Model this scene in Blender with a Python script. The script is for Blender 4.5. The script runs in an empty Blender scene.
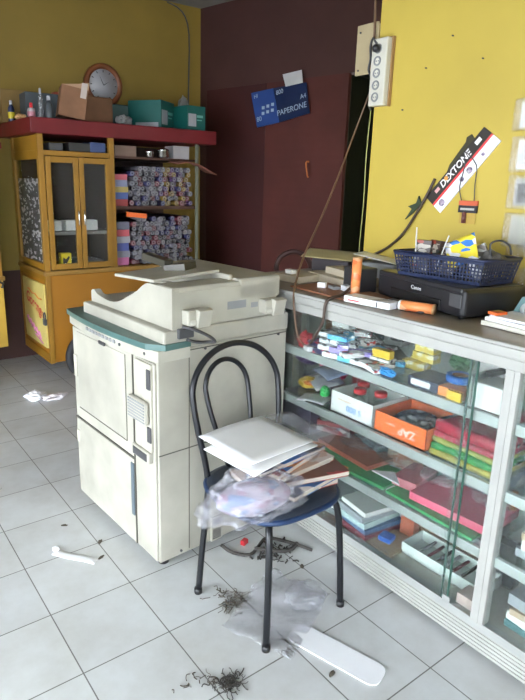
import bpy, bmesh, math, random
from mathutils import Matrix, Vector
random.seed(7)
C = bpy.context.scene.collection
PI = math.pi
R = math.radians
U = random.uniform

# ---------------------------------------------------------------- materials
MATS = {}
def mat(name, rgb, rough=.5, metal=0., var=.12, scale=6., bump=0., coat=0., emit=None):
    if name in MATS: return MATS[name]
    m = bpy.data.materials.new(name); m.use_nodes = True
    nt = m.node_tree; b = nt.nodes['Principled BSDF']
    b.inputs['Roughness'].default_value = rough
    b.inputs['Metallic'].default_value = metal
    if coat: b.inputs['Coat Weight'].default_value = coat
    tc = nt.nodes.new('ShaderNodeTexCoord')
    n = nt.nodes.new('ShaderNodeTexNoise'); n.inputs['Scale'].default_value = scale; n.inputs['Detail'].default_value = 5
    nt.links.new(tc.outputs['Object'], n.inputs['Vector'])
    r = nt.nodes.new('ShaderNodeValToRGB')
    r.color_ramp.elements[0].position = .3; r.color_ramp.elements[1].position = .7
    r.color_ramp.elements[0].color = tuple(c*(1-var) for c in rgb)+(1,)
    r.color_ramp.elements[1].color = tuple(min(1, c*(1+var*.5)) for c in rgb)+(1,)
    nt.links.new(n.outputs['Fac'], r.inputs['Fac'])
    nt.links.new(r.outputs['Color'], b.inputs['Base Color'])
    if bump:
        bp = nt.nodes.new('ShaderNodeBump'); bp.inputs['Strength'].default_value = bump; bp.inputs['Distance'].default_value = .01
        nt.links.new(n.outputs['Fac'], bp.inputs['Height']); nt.links.new(bp.outputs['Normal'], b.inputs['Normal'])
    MATS[name] = m
    return m

def printed(name, base, inks, scale=30., rough=.35, fill=.45):
    """packaging print: blotches of ink over a base colour"""
    if name in MATS: return MATS[name]
    m = bpy.data.materials.new(name); m.use_nodes = True
    nt = m.node_tree; b = nt.nodes['Principled BSDF']; b.inputs['Roughness'].default_value = rough
    tc = nt.nodes.new('ShaderNodeTexCoord')
    mp = nt.nodes.new('ShaderNodeMapping'); mp.inputs['Scale'].default_value = (1, .8, 1.8)
    nt.links.new(tc.outputs['Object'], mp.inputs['Vector'])
    v = nt.nodes.new('ShaderNodeTexVoronoi'); v.inputs['Scale'].default_value = scale
    nt.links.new(mp.outputs[0], v.inputs['Vector'])
    s = nt.nodes.new('ShaderNodeSeparateColor'); nt.links.new(v.outputs['Color'], s.inputs[0])
    r = nt.nodes.new('ShaderNodeValToRGB'); r.color_ramp.interpolation = 'CONSTANT'
    e = r.color_ramp.elements; e[0].position = 0; e[0].color = (*base, 1); e[1].position = 1-fill; e[1].color = (*inks[0], 1)
    for k, c in enumerate(inks[1:], 1):
        q = e.new(1-fill+fill*k/len(inks)); q.color = (*c, 1)
    nt.links.new(s.outputs[0], r.inputs['Fac']); nt.links.new(r.outputs['Color'], b.inputs['Base Color'])
    MATS[name] = m
    return m

def glassy(name, tint=(.9, .95, .92), haze=.06, hazecol=(.6, .7, .68), ior=1.5, rough=.02, bump=0.):
    """thin clear sheet: straight-through transmission, fresnel gloss, a little dust"""
    if name in MATS: return MATS[name]
    m = bpy.data.materials.new(name); m.use_nodes = True
    nt = m.node_tree; nt.nodes.clear(); N = nt.nodes.new
    out = N('ShaderNodeOutputMaterial'); tr = N('ShaderNodeBsdfTransparent'); tr.inputs[0].default_value = (*tint, 1)
    gl = N('ShaderNodeBsdfGlossy'); gl.inputs['Roughness'].default_value = rough
    df = N('ShaderNodeBsdfDiffuse'); df.inputs[0].default_value = (*hazecol, 1)
    fr = N('ShaderNodeFresnel'); fr.inputs[0].default_value = ior
    m1 = N('ShaderNodeMixShader'); m2 = N('ShaderNodeMixShader')
    tc = N('ShaderNodeTexCoord'); n = N('ShaderNodeTexNoise'); n.inputs['Scale'].default_value = 5 if not bump else 26
    n.inputs['Detail'].default_value = 4
    nt.links.new(tc.outputs['Object'], n.inputs['Vector'])
    mu = N('ShaderNodeMath'); mu.operation = 'MULTIPLY'; mu.inputs[1].default_value = haze*2
    nt.links.new(n.outputs['Fac'], mu.inputs[0])
    nt.links.new(mu.outputs[0], m1.inputs[0]); nt.links.new(tr.outputs[0], m1.inputs[1]); nt.links.new(df.outputs[0], m1.inputs[2])
    ge = N('ShaderNodeNewGeometry'); sb = N('ShaderNodeMath'); sb.operation = 'SUBTRACT'; sb.inputs[0].default_value = 1; nt.links.new(ge.outputs['Backfacing'], sb.inputs[1])
    mf = N('ShaderNodeMath'); mf.operation = 'MULTIPLY'; nt.links.new(fr.outputs[0], mf.inputs[0]); nt.links.new(sb.outputs[0], mf.inputs[1])
    nt.links.new(mf.outputs[0], m2.inputs[0]); nt.links.new(m1.outputs[0], m2.inputs[1]); nt.links.new(gl.outputs[0], m2.inputs[2])
    if bump:
        bp = N('ShaderNodeBump'); bp.inputs['Strength'].default_value = bump; bp.inputs['Distance'].default_value = .02
        nt.links.new(n.outputs['Fac'], bp.inputs['Height'])
        nt.links.new(bp.outputs['Normal'], gl.inputs['Normal']); nt.links.new(bp.outputs['Normal'], fr.inputs['Normal'])
    nt.links.new(m2.outputs[0], out.inputs[0])
    MATS[name] = m
    return m

def tile_mat():
    m = bpy.data.materials.new('white ceramic tiles'); m.use_nodes = True
    nt = m.node_tree; N = nt.nodes.new; b = nt.nodes['Principled BSDF']
    tc = N('ShaderNodeTexCoord')
    br = N('ShaderNodeTexBrick'); br.offset = 0; br.squash = 1
    for k, v in (('Scale', 1), ('Mortar Size', .0022), ('Mortar Smooth', .2), ('Bias', 0), ('Brick Width', .3), ('Row Height', .3)):
        br.inputs[k].default_value = v
    br.inputs['Color1'].default_value = (.62, .64, .645, 1); br.inputs['Color2'].default_value = (.57, .59, .6, 1)
    br.inputs['Mortar'].default_value = (.16, .155, .15, 1)
    nt.links.new(tc.outputs['Object'], br.inputs['Vector'])
    # foot dirt
    n = N('ShaderNodeTexNoise'); n.inputs['Scale'].default_value = 3.2; n.inputs['Detail'].default_value = 8; n.inputs['Roughness'].default_value = .65
    nt.links.new(tc.outputs['Object'], n.inputs['Vector'])
    r = N('ShaderNodeValToRGB'); r.color_ramp.elements[0].position = .36; r.color_ramp.elements[1].position = .66
    r.color_ramp.elements[0].color = (1, 1, 1, 1); r.color_ramp.elements[1].color = (.82, .8, .77, 1)
    nt.links.new(n.outputs['Fac'], r.inputs['Fac'])
    mx = N('ShaderNodeMixRGB'); mx.blend_type = 'MULTIPLY'; mx.inputs[0].default_value = 1
    nt.links.new(br.outputs['Color'], mx.inputs[1]); nt.links.new(r.outputs['Color'], mx.inputs[2])
    n2 = N('ShaderNodeTexNoise'); n2.inputs['Scale'].default_value = 34; n2.inputs['Detail'].default_value = 3
    nt.links.new(tc.outputs['Object'], n2.inputs['Vector'])
    r2 = N('ShaderNodeValToRGB'); r2.color_ramp.elements[0].position = .76; r2.color_ramp.elements[1].position = .8
    r2.color_ramp.elements[0].color = (1, 1, 1, 1); r2.color_ramp.elements[1].color = (.35, .33, .3, 1)
    nt.links.new(n2.outputs['Fac'], r2.inputs['Fac'])
    m3 = N('ShaderNodeMixRGB'); m3.blend_type = 'MULTIPLY'; m3.inputs[0].default_value = 1
    nt.links.new(mx.outputs[0], m3.inputs[1]); nt.links.new(r2.outputs['Color'], m3.inputs[2])
    nt.links.new(m3.outputs[0], b.inputs['Base Color'])
    mr = N('ShaderNodeMapRange'); mr.inputs[3].default_value = .22; mr.inputs[4].default_value = .5
    nt.links.new(n.outputs['Fac'], mr.inputs[0]); nt.links.new(mr.outputs[0], b.inputs['Roughness'])
    bp = N('ShaderNodeBump'); bp.inputs['Strength'].default_value = .3; bp.inputs['Distance'].default_value = .002; bp.invert = True
    nt.links.new(br.outputs['Fac'], bp.inputs['Height']); nt.links.new(bp.outputs['Normal'], b.inputs['Normal'])
    return m

# ---------------------------------------------------------------- mesh builder
class B:
    def __init__(s): s.v = []; s.f = []; s.sm = []
    def add(s, vs, fs, smooth=False):
        o = len(s.v); s.v += [tuple(v) for v in vs]; s.f += [tuple(i+o for i in f) for f in fs]; s.sm += [smooth]*len(fs); return s
    def bm(s, bm, M=None, smooth=False):
        if M: bm.transform(M)
        bm.verts.ensure_lookup_table(); bm.verts.index_update()
        s.add([v.co[:] for v in bm.verts], [[v.index for v in f.verts] for f in bm.faces], smooth); bm.free(); return s
    def box(s, x0, x1, y0, y1, z0, z1, bev=0., M=None, seg=2):
        b = bmesh.new(); bmesh.ops.create_cube(b, size=1)
        b.transform(Matrix.Translation(((x0+x1)/2, (y0+y1)/2, (z0+z1)/2)) @ Matrix.Diagonal((abs(x1-x0), abs(y1-y0), abs(z1-z0), 1)))
        if bev: bmesh.ops.bevel(b, geom=b.edges[:], offset=bev, segments=seg, affect='EDGES', profile=.5)
        return s.bm(b, M)
    def cbox(s, c, d, rz=0, rx=0, ry=0, bev=0.):
        return s.box(-d[0]/2, d[0]/2, -d[1]/2, d[1]/2, -d[2]/2, d[2]/2, bev, Matrix.Translation(c) @ Matrix.Rotation(rz, 4, 'Z') @ Matrix.Rotation(ry, 4, 'Y') @ Matrix.Rotation(rx, 4, 'X'))
    def lathe(s, prof, c=(0, 0, 0), n=24, M=None, cap=True):
        vs = []; fs = []
        for r, z in prof:
            for k in range(n):
                a = 2*PI*k/n; vs.append(Vector((r*math.cos(a), r*math.sin(a), z)))
        for i in range(len(prof)-1):
            for k in range(n):
                a, b = i*n+k, i*n+(k+1) % n; fs.append((a, b, b+n, a+n))
        if cap:
            fs.append(tuple(range(n))[::-1]); fs.append(tuple((len(prof)-1)*n+k for k in range(n)))
        T = (M or Matrix()); T = Matrix.Translation(c) @ T
        return s.add([T @ v for v in vs], fs, True)
    def cyl(s, p0, p1, r, n=16, r1=None):
        p0, p1 = Vector(p0), Vector(p1); d = p1-p0
        M = d.to_track_quat('Z', 'Y').to_matrix().to_4x4()
        return s.lathe([(r, 0), (r if r1 is None else r1, d.length)], p0, n, M)
    def tube(s, pts, r, n=8, closed=False, smooth=3):
        P = [Vector(p) for p in pts]
        if smooth > 1:      # catmull-rom
            Q = []; L = len(P); rng = range(L if closed else L-1)
            for i in rng:
                if closed: a, b, c, d = P[i-1], P[i], P[(i+1) % L], P[(i+2) % L]
                else: a, b, c, d = P[max(i-1, 0)], P[i], P[i+1], P[min(i+2, L-1)]
                for k in range(smooth):
                    t = k/smooth
                    Q.append(.5*((2*b)+(-a+c)*t+(2*a-5*b+4*c-d)*t*t+(-a+3*b-3*c+d)*t**3))
            if not closed: Q.append(P[-1])
            P = Q
        vs = []; fs = []; L = len(P); prev = None
        for i, p in enumerate(P):
            if closed: t = P[(i+1) % L]-P[i-1]
            else: t = P[min(i+1, L-1)]-P[max(i-1, 0)]
            if t.length < 1e-9: t = Vector((0, 0, 1))
            t.normalize()
            if prev is None: u = t.orthogonal().normalized()
            else:
                u = prev-t*prev.dot(t)
                u = u.normalized() if u.length > 1e-6 else t.orthogonal().normalized()
            prev = u; w = t.cross(u)
            rr = r(i/(L-1)) if callable(r) else r
            for k in range(n):
                a = 2*PI*k/n; vs.append(p+(u*math.cos(a)+w*math.sin(a))*rr)
        for i in range(L if closed else L-1):
            for k in range(n):
                a, b = i*n+k, i*n+(k+1) % n; c, d = ((i+1) % L)*n+(k+1) % n, ((i+1) % L)*n+k
                fs.append((a, b, c, d))
        if not closed: fs += [tuple(range(n))[::-1], tuple((L-1)*n+k for k in range(n))]
        return s.add(vs, fs, True)
    def prism(s, poly, axis, a, b, M=None):
        """poly: list of 2-D points in the other two axes (in xyz order), extruded along axis from a to b"""
        n = len(poly)
        def P(p, t):
            if axis == 'x': return Vector((t, p[0], p[1]))
            if axis == 'y': return Vector((p[0], t, p[1]))
            return Vector((p[0], p[1], t))
        vs = [P(p, a) for p in poly]+[P(p, b) for p in poly]
        if M: vs = [M @ v for v in vs]
        fs = [tuple(range(n)), tuple(range(2*n-1, n-1, -1))]+[(i, i+n, (i+1) % n+n, (i+1) % n) for i in range(n)]
        return s.add(vs, fs)
    def sheet(s, c, w, d, rz=0, t=.0006, nx=8, ny=8, fn=None, M=None):
        """thin sheet w x d with height function fn(u,v)"""
        T = M or (Matrix.Translation(c) @ Matrix.Rotation(rz, 4, 'Z'))
        vs = []; fs = []
        for top in (0, 1):
            for j in range(ny+1):
                for i in range(nx+1):
                    u, v = i/nx, j/ny
                    vs.append(T @ Vector(((u-.5)*w, (v-.5)*d, (fn(u, v) if fn else 0)+top*t)))
        o = (nx+1)*(ny+1); id_ = lambda i, j, k: k*o+j*(nx+1)+i
        for j in range(ny):
            for i in range(nx):
                fs.append((id_(i, j, 1), id_(i+1, j, 1), id_(i+1, j+1, 1), id_(i, j+1, 1)))
                fs.append((id_(i, j, 0), id_(i, j+1, 0), id_(i+1, j+1, 0), id_(i+1, j, 0)))
        for i in range(nx):
            fs.append((id_(i, 0, 0), id_(i+1, 0, 0), id_(i+1, 0, 1), id_(i, 0, 1)))
            fs.append((id_(i+1, ny, 0), id_(i, ny, 0), id_(i, ny, 1), id_(i+1, ny, 1)))
        for j in range(ny):
            fs.append((id_(0, j+1, 0), id_(0, j, 0), id_(0, j, 1), id_(0, j+1, 1)))
            fs.append((id_(nx, j, 0), id_(nx, j+1, 0), id_(nx, j+1, 1), id_(nx, j, 1)))
        return s.add(vs, fs, True)
    def blob(s, c, d, amp=.25, seed=0, sub=3, facet=False, rz=0):
        """crumpled lump (wadded paper, stuffed bag)"""
        rnd = random.Random(seed)
        b = bmesh.new(); bmesh.ops.create_icosphere(b, subdivisions=sub, radius=.5)
        from mathutils import noise
        off = Vector((rnd.uniform(0, 50),)*3)
        zmin = 1e9
        for v in b.verts:
            n = noise.noise(v.co*3.1+off)*.6+noise.noise(v.co*7.3+off)*.5+noise.noise(v.co*14+off)*.25
            v.co *= 1+amp*n*1.6
            v.co.z = max(v.co.z, -.42)
        M = Matrix.Translation(Vector(c)+Vector((0, 0, d[2]*.42))) @ Matrix.Rotation(rz, 4, 'Z') @ Matrix.Diagonal((*d, 1))
        return s.bm(b, M, not facet)

W = {}
def link(o): C.objects.link(o)
def build(name, b, m, parent=None, label=None, base=None):
    """b (builder in world coordinates) -> ONE mesh object"""
    me = bpy.data.meshes.new(name); me.from_pydata(b.v, [], b.f); me.validate()
    if len(me.polygons) == len(b.sm): me.polygons.foreach_set('use_smooth', b.sm)
    me.materials.append(m)
    o = bpy.data.objects.new(name, me); link(o)
    if parent:
        me.transform(W[parent].inverted()); o.parent = parent; W[o] = W[parent]
    else:
        xs = [v[0] for v in b.v]; ys = [v[1] for v in b.v]; zs = [v[2] for v in b.v]
        p = base or Vector(((min(xs)+max(xs))/2, (min(ys)+max(ys))/2, min(zs)))
        T = Matrix.Translation(p); me.transform(T.inverted()); o.location = p; W[o] = T
    me.update()
    if label: o['label'] = label
    return o
def tag(o, label, cat, group=None, kind=None):
    o['label'] = label; o['category'] = cat
    if group: o['group'] = group
    if kind: o['kind'] = kind
    return o
def thing(name, label, cat, loc=(0, 0, 0), rz=0, group=None):
    o = bpy.data.objects.new(name, None); link(o); o.empty_display_size = .05
    o.location = loc; o.rotation_euler = (0, 0, rz); W[o] = Matrix.Translation(loc) @ Matrix.Rotation(rz, 4, 'Z')
    return tag(o, label, cat, group)
def struct(name, b, m, parent=None):
    me = bpy.data.meshes.new(name); me.from_pydata(b.v, [], b.f); me.materials.append(m)
    o = bpy.data.objects.new(name, me); link(o); W[o] = Matrix()
    if parent: o.parent = parent
    else: o['kind'] = 'structure'
    return o
def copy_tree(o, loc=None, rz=None, parent=None, label=None):
    c = o.copy(); link(c)
    if parent: c.parent = parent
    if loc is not None: c.location = loc
    if rz is not None: c.rotation_euler = (0, 0, rz)
    if label: c['label'] = label
    for ch in list(o.children): copy_tree(ch, parent=c)
    return c
def lettering(s, size, m, parent, origin, right, up, extrude=.0004, name='lettering', shear=0, bold=0):
    cu = bpy.data.curves.new('txt', 'FONT'); cu.body = s; cu.size = size; cu.extrude = extrude; cu.shear = shear; cu.offset = bold
    cu.align_x = 'CENTER'; cu.align_y = 'CENTER'
    t = bpy.data.objects.new('txt', cu); link(t)
    dg = bpy.context.evaluated_depsgraph_get(); dg.update()
    me = bpy.data.meshes.new_from_object(t.evaluated_get(dg)); bpy.data.objects.remove(t)
    r = Vector(right).normalized(); u = Vector(up); u = (u-r*u.dot(r)).normalized(); n = r.cross(u)
    M = Matrix((r, u, n)).transposed().to_4x4(); M.translation = Vector(origin)
    me.transform(M); me.transform(W[parent].inverted()); me.materials.clear(); me.materials.append(m); me.name = name
    o = bpy.data.objects.new(name, me); link(o); o.parent = parent; W[o] = W[parent]
    return o
FX = ((0, -1, 0), (0, 0, 1))   # writing on a face that looks towards -X
FY = ((1, 0, 0), (0, 0, 1))    # writing on a face that looks towards -Y

# palette
cream = mat('aged cream plastic', (.40, .385, .325), .5, var=.24, scale=4)
cream2 = mat('cream plastic lighter', (.40, .385, .325), .5, var=.2, scale=6)
creamd = mat('dull cream plastic', (.45, .43, .36), .5, var=.2, scale=20)
seam = mat('dark seam', (.09, .085, .07), .8)
greenp = mat('grey green plastic', (.065, .135, .125), .4, var=.15)
black = mat('black plastic', (.012, .012, .014), .35)
blackm = mat('black painted steel', (.012, .013, .016), .32, .3)
darkg = mat('dark grey plastic', (.06, .06, .065), .45)
grey = mat('grey plastic', (.25, .26, .27), .5)
alu = mat('brushed aluminium', (.35, .36, .35), .45, .3, var=.08, scale=12)
aluw = mat('pale painted aluminium', (.34, .34, .32), .5, .1, var=.08, scale=9)
white = mat('white paper', (.82, .83, .86), .6, var=.04)
whitec = mat('white card', (.74, .75, .74), .55, var=.06)
chrome = mat('chrome', (.7, .7, .7), .15, 1.)
orange = mat('orange card', (.85, .16, .03), .45)
red = mat('red plastic', (.55, .02, .03), .35, var=.3)
pink = mat('pink plastic', (.8, .06, .2), .35, var=.3)
blue = mat('blue card', (.03, .12, .5), .4)
cyan = mat('sky blue card', (.08, .4, .75), .4)
yellow = mat('yellow card', (.75, .5, .03), .4)
green = mat('green card', (.03, .38, .1), .4)
purple = mat('purple card', (.14, .05, .3), .4)
brownc = mat('corrugated cardboard', (.21, .10, .05), .8, var=.2, scale=9)
clear = glassy('clear glass', haze=.02, hazecol=(.45, .55, .52))
glassd = glassy('dusty display glass', tint=(.94, .965, .955), haze=.025, hazecol=(.45, .5, .49))
film = glassy('crinkled clear film', tint=(.96, .96, .97), haze=.10, hazecol=(.75, .76, .8), rough=.12, bump=1.)
cartg = glassy('dirty cart glass', tint=(.95, .96, .95), haze=.012, hazecol=(.3, .32, .28), ior=1.3)
redpaint = mat('red gloss laminate', (.14, .003, .008), .5, var=.15)
ywood = mat('yellow painted wood', (.30, .145, .010), .55, var=.18, scale=4)
yorange = mat('orange yellow laminate', (.33, .135, .007), .5, var=.12, scale=3)

# ---------------------------------------------------------------- setting
XL, YB, ZC, XW = -3.2, 3.45, 2.98, 1.3
struct('floor', B().box(XL, 5, -3.2, 4.2, -.08, 0), tile_mat())
struct('ground', B().box(-12, XL, -9, 10, -.14, -.05).box(XL, 5, -9, -3.2, -.14, -.05), mat('concrete paving', (.35, .35, .34), .8, var=.2, scale=2))
struct('lower_band_1', B().box(XL, 2.28, YB-.012, YB, 0, .74), mat('dark brown wall band', (.05, .018, .014), .6))  # dark brown band along the foot of the back wall
struct('ceiling', B().box(XL, 5, -3.2, 4.2, ZC, ZC+.1), mat('grey ceiling paint', (.22, .21, .2), .8))
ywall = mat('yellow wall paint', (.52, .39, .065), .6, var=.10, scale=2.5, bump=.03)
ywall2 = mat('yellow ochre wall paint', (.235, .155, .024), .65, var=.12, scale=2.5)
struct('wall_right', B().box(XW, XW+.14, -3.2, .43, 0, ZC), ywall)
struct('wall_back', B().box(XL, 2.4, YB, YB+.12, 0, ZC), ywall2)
dull = mat('dull grey brown paint', (.16, .14, .12), .8)
struct('wall_left', B().box(XL-.1, XL, 1.3, YB+.12, 0, ZC).box(XL-.1, XL, -3.3, -1.8, 0, ZC).box(XL-.1, XL, -1.8, 1.3, 2.0, ZC), dull)  # unseen wall; its opening is shaped to keep daylight off the back
struct('wall_front', B().box(-.9, 5, -3.3, -3.2, 0, ZC).box(XL, -2.7, -3.3, -3.2, 0, ZC).box(-2.7, -.9, -3.3, -3.2, 2.1, ZC), mat('light grey paint', (.4, .38, .34), .8))  # unseen wall; doorway gap and pale colour added to light the copier's side
# wall set at an angle behind the doorway (maroon)
maroon = mat('maroon wall paint', (.058, .020, .018), .7, var=.15, scale=3)
M12 = Matrix.Translation((2.3, YB, 0)) @ Matrix.Rotation(R(12), 4, 'Z')   # local -Y runs along the wall towards the viewer
w = B()
w.box(0, .1, -4.3, .1, 2.29, ZC, M=M12)
w.box(0, .1, -.08, .1, 0, 2.29, M=M12).box(0, .1, -4.3, -2.45, 0, 2.29, M=M12)
struct('wall_rear_right', w, maroon)
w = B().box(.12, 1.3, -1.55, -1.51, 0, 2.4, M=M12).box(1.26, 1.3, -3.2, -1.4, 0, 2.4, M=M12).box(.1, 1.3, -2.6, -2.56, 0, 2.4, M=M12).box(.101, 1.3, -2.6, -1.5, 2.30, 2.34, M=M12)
struct('wall_store_room', w, mat('dark doorway green', (.012, .018, .012), .7))  # blackish green puts the doorway's darkness into the wall colour
# closed red-brown shutter panel beside the dark opening
def shut_mat():
    m = mat('red brown boards', (.085, .017, .013), .7, var=.3, scale=2)
    nt = m.node_tree; tc = nt.nodes['Texture Coordinate'] if 'Texture Coordinate' in nt.nodes else nt.nodes.new('ShaderNodeTexCoord')
    wv = nt.nodes.new('ShaderNodeTexWave'); wv.bands_direction = 'Z'; wv.inputs['Scale'].default_value = 5; wv.inputs['Distortion'].default_value = 1.5
    nt.links.new(tc.outputs['Object'], wv.inputs['Vector'])
    bp = nt.nodes.new('ShaderNodeBump'); bp.inputs['Strength'].default_value = .08; bp.inputs['Distance'].default_value = .01
    nt.links.new(wv.outputs['Fac'], bp.inputs['Height']); nt.links.new(bp.outputs['Normal'], nt.nodes['Principled BSDF'].inputs['Normal'])
    return m
door = bpy.data.objects.new('door_1', None); link(door); door['kind'] = 'structure'; W[door] = Matrix()
struct('door_leaf', B().box(-.004, .03, -1.60, -.80, .01, 2.289, 0, M=M12), shut_mat(), door)
struct('door_panel', B().box(-.002, .03, -.795, -.085, .01, 2.289, 0, M=M12), mat('dark red boards', (.045, .006, .006), .7, var=.25, scale=2), door)
struct('door_handle', B().tube([M12 @ Vector(p) for p in ((-.03, -1.29, 1.65), (-.055, -1.28, 1.64), (-.055, -1.30, 1.54), (-.03, -1.29, 1.53))], .006), mat('orange brown wood', (.5, .16, .04), .5), door)

# ---------------------------------------------------------------- photocopier
cp = thing('photocopier', 'bulky old cream photocopier standing on the tiles behind the black chair', 'photocopier', (.435, .64, 0))
b = B(); b.box(.125, .75, .29, 1.0, .035, .885, .006)
build('body', b, cream, cp)
for x in (.17, .70):
    for y in (.34, .94): build('foot', B().cyl((x, y, 0), (x, y, .036), .022), black, cp)
b = B().box(.113, .126, .452, .985, .425, .845, .005); ud = build('upper_door', b, cream2, cp)
build('door_panel', B().box(.1105, .1135, .50, .94, .48, .83, .001), cream, ud)

b = B().box(.111, .126, .452, .985, .045, .415, .005); ld = build('lower_door', b, cream2, cp)
b = B().box(.106, .113, .452, .474, .17, .40, .003); build('door_grip', b, mat('grey blue plastic', (.09, .12, .14), .4), ld, 'grey blue vertical grip strip')
for q in ((.945, .975, .62, .72), (.955, .982, .30, .36)): build('side_latch', B().box(.107, .113, *q, .003), creamd, cp)
# narrow column at the right of the front
b = B().box(.114, .126, .296, .446, .045, .845, .005); build('side_column', b, cream, cp)
b = B().box(.104, .115, .305, .42, .50, .84, .004); tcov = build('toner_cover', b, creamd, cp)
b = B().box(.1, .106, .305, .33, .745, .82, .002).box(.1, .106, .305, .33, .54, .60, .002); build('slot', b, darkg, tcov)
b = B().box(.082, .105, .31, .44, .61, .70, .01)
g = build('vent_grille', b, cream2, cp)
b = B()
for k in range(7): b.box(.0805, .083, .315, .435, .618+k*.0115, .623+k*.0115)
build('slat', b, grey, g)
b = B().box(.095, .116, .31, .44, .455, .50, .006, M=None); bh_ = build('badge_holder', b, cream2, cp)
b = B().box(.092, .096, .325, .425, .462, .492, .001); build('badge', b, darkg, bh_, 'dark badge plate')
# fascia with buttons under the green ledge
b = B(); n = 14; poly = []
for k in range(n+1):
    t = k/n; y = .283+t*(1.035-.283); poly.append((.125-.028*math.sin(PI*t)**.8, y))
poly += [(.26, 1.035), (.26, .283)]
b.prism(poly, 'z', .848, .890)
fa_ = build('fascia', b, cream2, cp)
b = B()
poly2 = [(x-.012, y) for x, y in poly[:-2]]+[(.235, 1.05), (.262, .281)]
poly2[0] = (.150, .275)
b.prism(poly2, 'z', .890, .912)
cl_ = build('control_ledge', b, greenp, cp, 'grey green curved front ledge')
b = B()
for k in range(9):
    y = .80-k*.030; x = .125-.028*math.sin(PI*(y-.283)/.752)**.8
    b.cbox((x-.001, y, .871), (.008, .018, .012), 0, bev=.001)
build('button_row', b, grey, fa_)
b = B().box(.093, .101, .64, .69, .832, .848, .003); build('latch', b, darkg, cp)
# small screws
b = B()
for y, z in ((.52, .868), (.36, .868)): b.cyl((.096 if y > .5 else .112, y, z), (.118, y, z), .006, 10)
for x, z in ((.70, .87), (.33, .87), (.22, .055), (.71, .06), (.66, .50)): b.cyl((x, .284, z), (x, .292, z), .005, 8)
build('screw', b, darkg, cp)
# side seams
b = B().box(.127, .749, .2885, .2915, .486, .490).box(.255, .748, .2885, .2915, .872, .876).box(.258, .261, .2885, .2915, .05, .87).box(.111, .118, .452, .986, .4165, .4235).box(.111, .118, .4475, .4505, .045, .845).box(.1095, .1115, .50, .94, .476, .479).box(.1095, .1115, .50, .503, .479, .83)
build('seam', b, seam, cp)
b = B().box(.365, .42, .284, .291, .035, .145, .002); rv_ = build('rear_vent', b, cream2, cp)
b = B()
for k in range(6): b.box(.372, .413, .282, .285, .045+k*.008, .049+k*.008)
b.box(.372, .413, .282, .285, .108, .135)
build('vent_slot', b, darkg, rv_)
# scanner unit
b = B(); b.box(.150, .752, .285, .945, .885, .957, .008)
build('scanner_unit', b, cream, cp)
# document feeder
b = B()
prof = [(.93, .958), (.93, 1.002), (.92, 1.010), (.90, 1.012), (.885, 1.004)]
for k in range(11):
    t = k/10; prof.append((.875-.38*t, .998-.016*math.sin(PI*min(1, t*1.4))+.087*t**3))
prof += [(.47, 1.098), (.45, 1.105), (.285, 1.105), (.285, .958)]
b.prism(prof, 'x', .185, .215)
b.box(.21, .68, .285, .47, .958, 1.095, .006)
b.box(.21, .68, .46, .92, .958, .982, .004)
b.box(.46, .68, .46, .88, .98, 1.04, .004)
build('document_feeder', b, cream, cp)
b = B(); b.box(.19, .49, .285, .395, 1.09, 1.108, .006); b.box(.485, .70, .285, .86, 1.03, 1.116, .012)
build('feeder_cover', b, cream2, cp)
b = B(); b.box(.47, .492, .33, .76, 1.104, 1.128, .006); build('paper_guide', b, cream2, cp)
b = B(); T = Matrix.Translation((.33, .60, 1.115)) @ Matrix.Rotation(R(-3), 4, 'X') @ Matrix.Rotation(R(-3), 4, 'Y')
b.box(-.15, .15, -.20, .10, -.006, .006, .003, T); build('document_tray', b, cream2, cp)
smoke = mat('smoked brown plastic', (.07, .065, .05), .3)
b = B(); b.cbox((.44, .80, 1.135), (.05, .15, .03), R(10), R(8), bev=.002); build('tray_stop', b, smoke, cp, 'smoked brown folding stop')
b = B(); b.cbox((.40, .56, 1.135), (.09, .10, .03), R(25), R(-8), bev=.002)
build('tray_stop', b, smoke, cp, 'smoked brown folding stop')
for x in (.225, .585):
    b = B(); b.box(x, x+.085, .245, .287, .975, 1.03, .006); b.cbox((x+.065, .245, 1.0), (.06, .03, .065), 0, R(12), bev=.004)
    b.cyl((x+.01, .25, .985), (x+.08, .25, .985), .012, 10)
    build('hinge', b, cream2, cp)
b = B().box(.545, .58, .2835, .286, 1.0, 1.02).box(.43, .52, .2835, .286, 1.005, 1.035); build('rating_plate', b, grey, cp, 'grey printed rating plate')
b = B().box(.205, .27, .272, .287, .925, .962, .003); build('switch_housing', b, darkg, cp)
b = B().tube([(.21, .26, .975), (.25, .24, .962), (.31, .235, .93), (.34, .24, .905), (.33, .262, .90), (.28, .27, .905), (.24, .272, .92)], .006)
build('cable', b, darkg, cp)

piv = Vector((.12, .285, 0)); Rz = Matrix.Rotation(R(3), 4, 'Z'); cp.location = Rz.to_3x3() @ (Vector(cp.location)-piv)+piv; cp.rotation_euler.z = R(3)

# ---------------------------------------------------------------- chair
ch = thing('chair', 'black tubular steel chair with double hoop back in front of the photocopier', 'chair', (.385, -.03, 0))
def arc(cx, y0, rx, z0, rz, yt, n=11):
    return [(cx-rx*math.cos(PI*k/n), y0+(yt-y0)*math.sin(PI*k/n), z0+rz*math.sin(PI*k/n)) for k in range(n+1)]
b = B(); b.tube([(.183, .108, 0), (.205, .113, .2), (.231, .122, .40), (.228, .135, .50), (.208, .152, .62)]+arc(.390, .172, .192, .735, .168, .205)+[(.575, .152, .62), (.560, .135, .50), (.555, .135, .40), (.562, .155, .2), (.568, .172, 0)], .0115, 10)
build('back_hoop', b, blackm, ch)
b = B(); b.tube([(.335, .13, .44), (.305, .16, .56), (.285, .19, .66)]+arc(.372, .212, .094, .735, .102, .235)+[(.462, .19, .66), (.45, .16, .56), (.43, .13, .44)], .0095, 10)
build('inner_hoop', b, blackm, ch)
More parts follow.
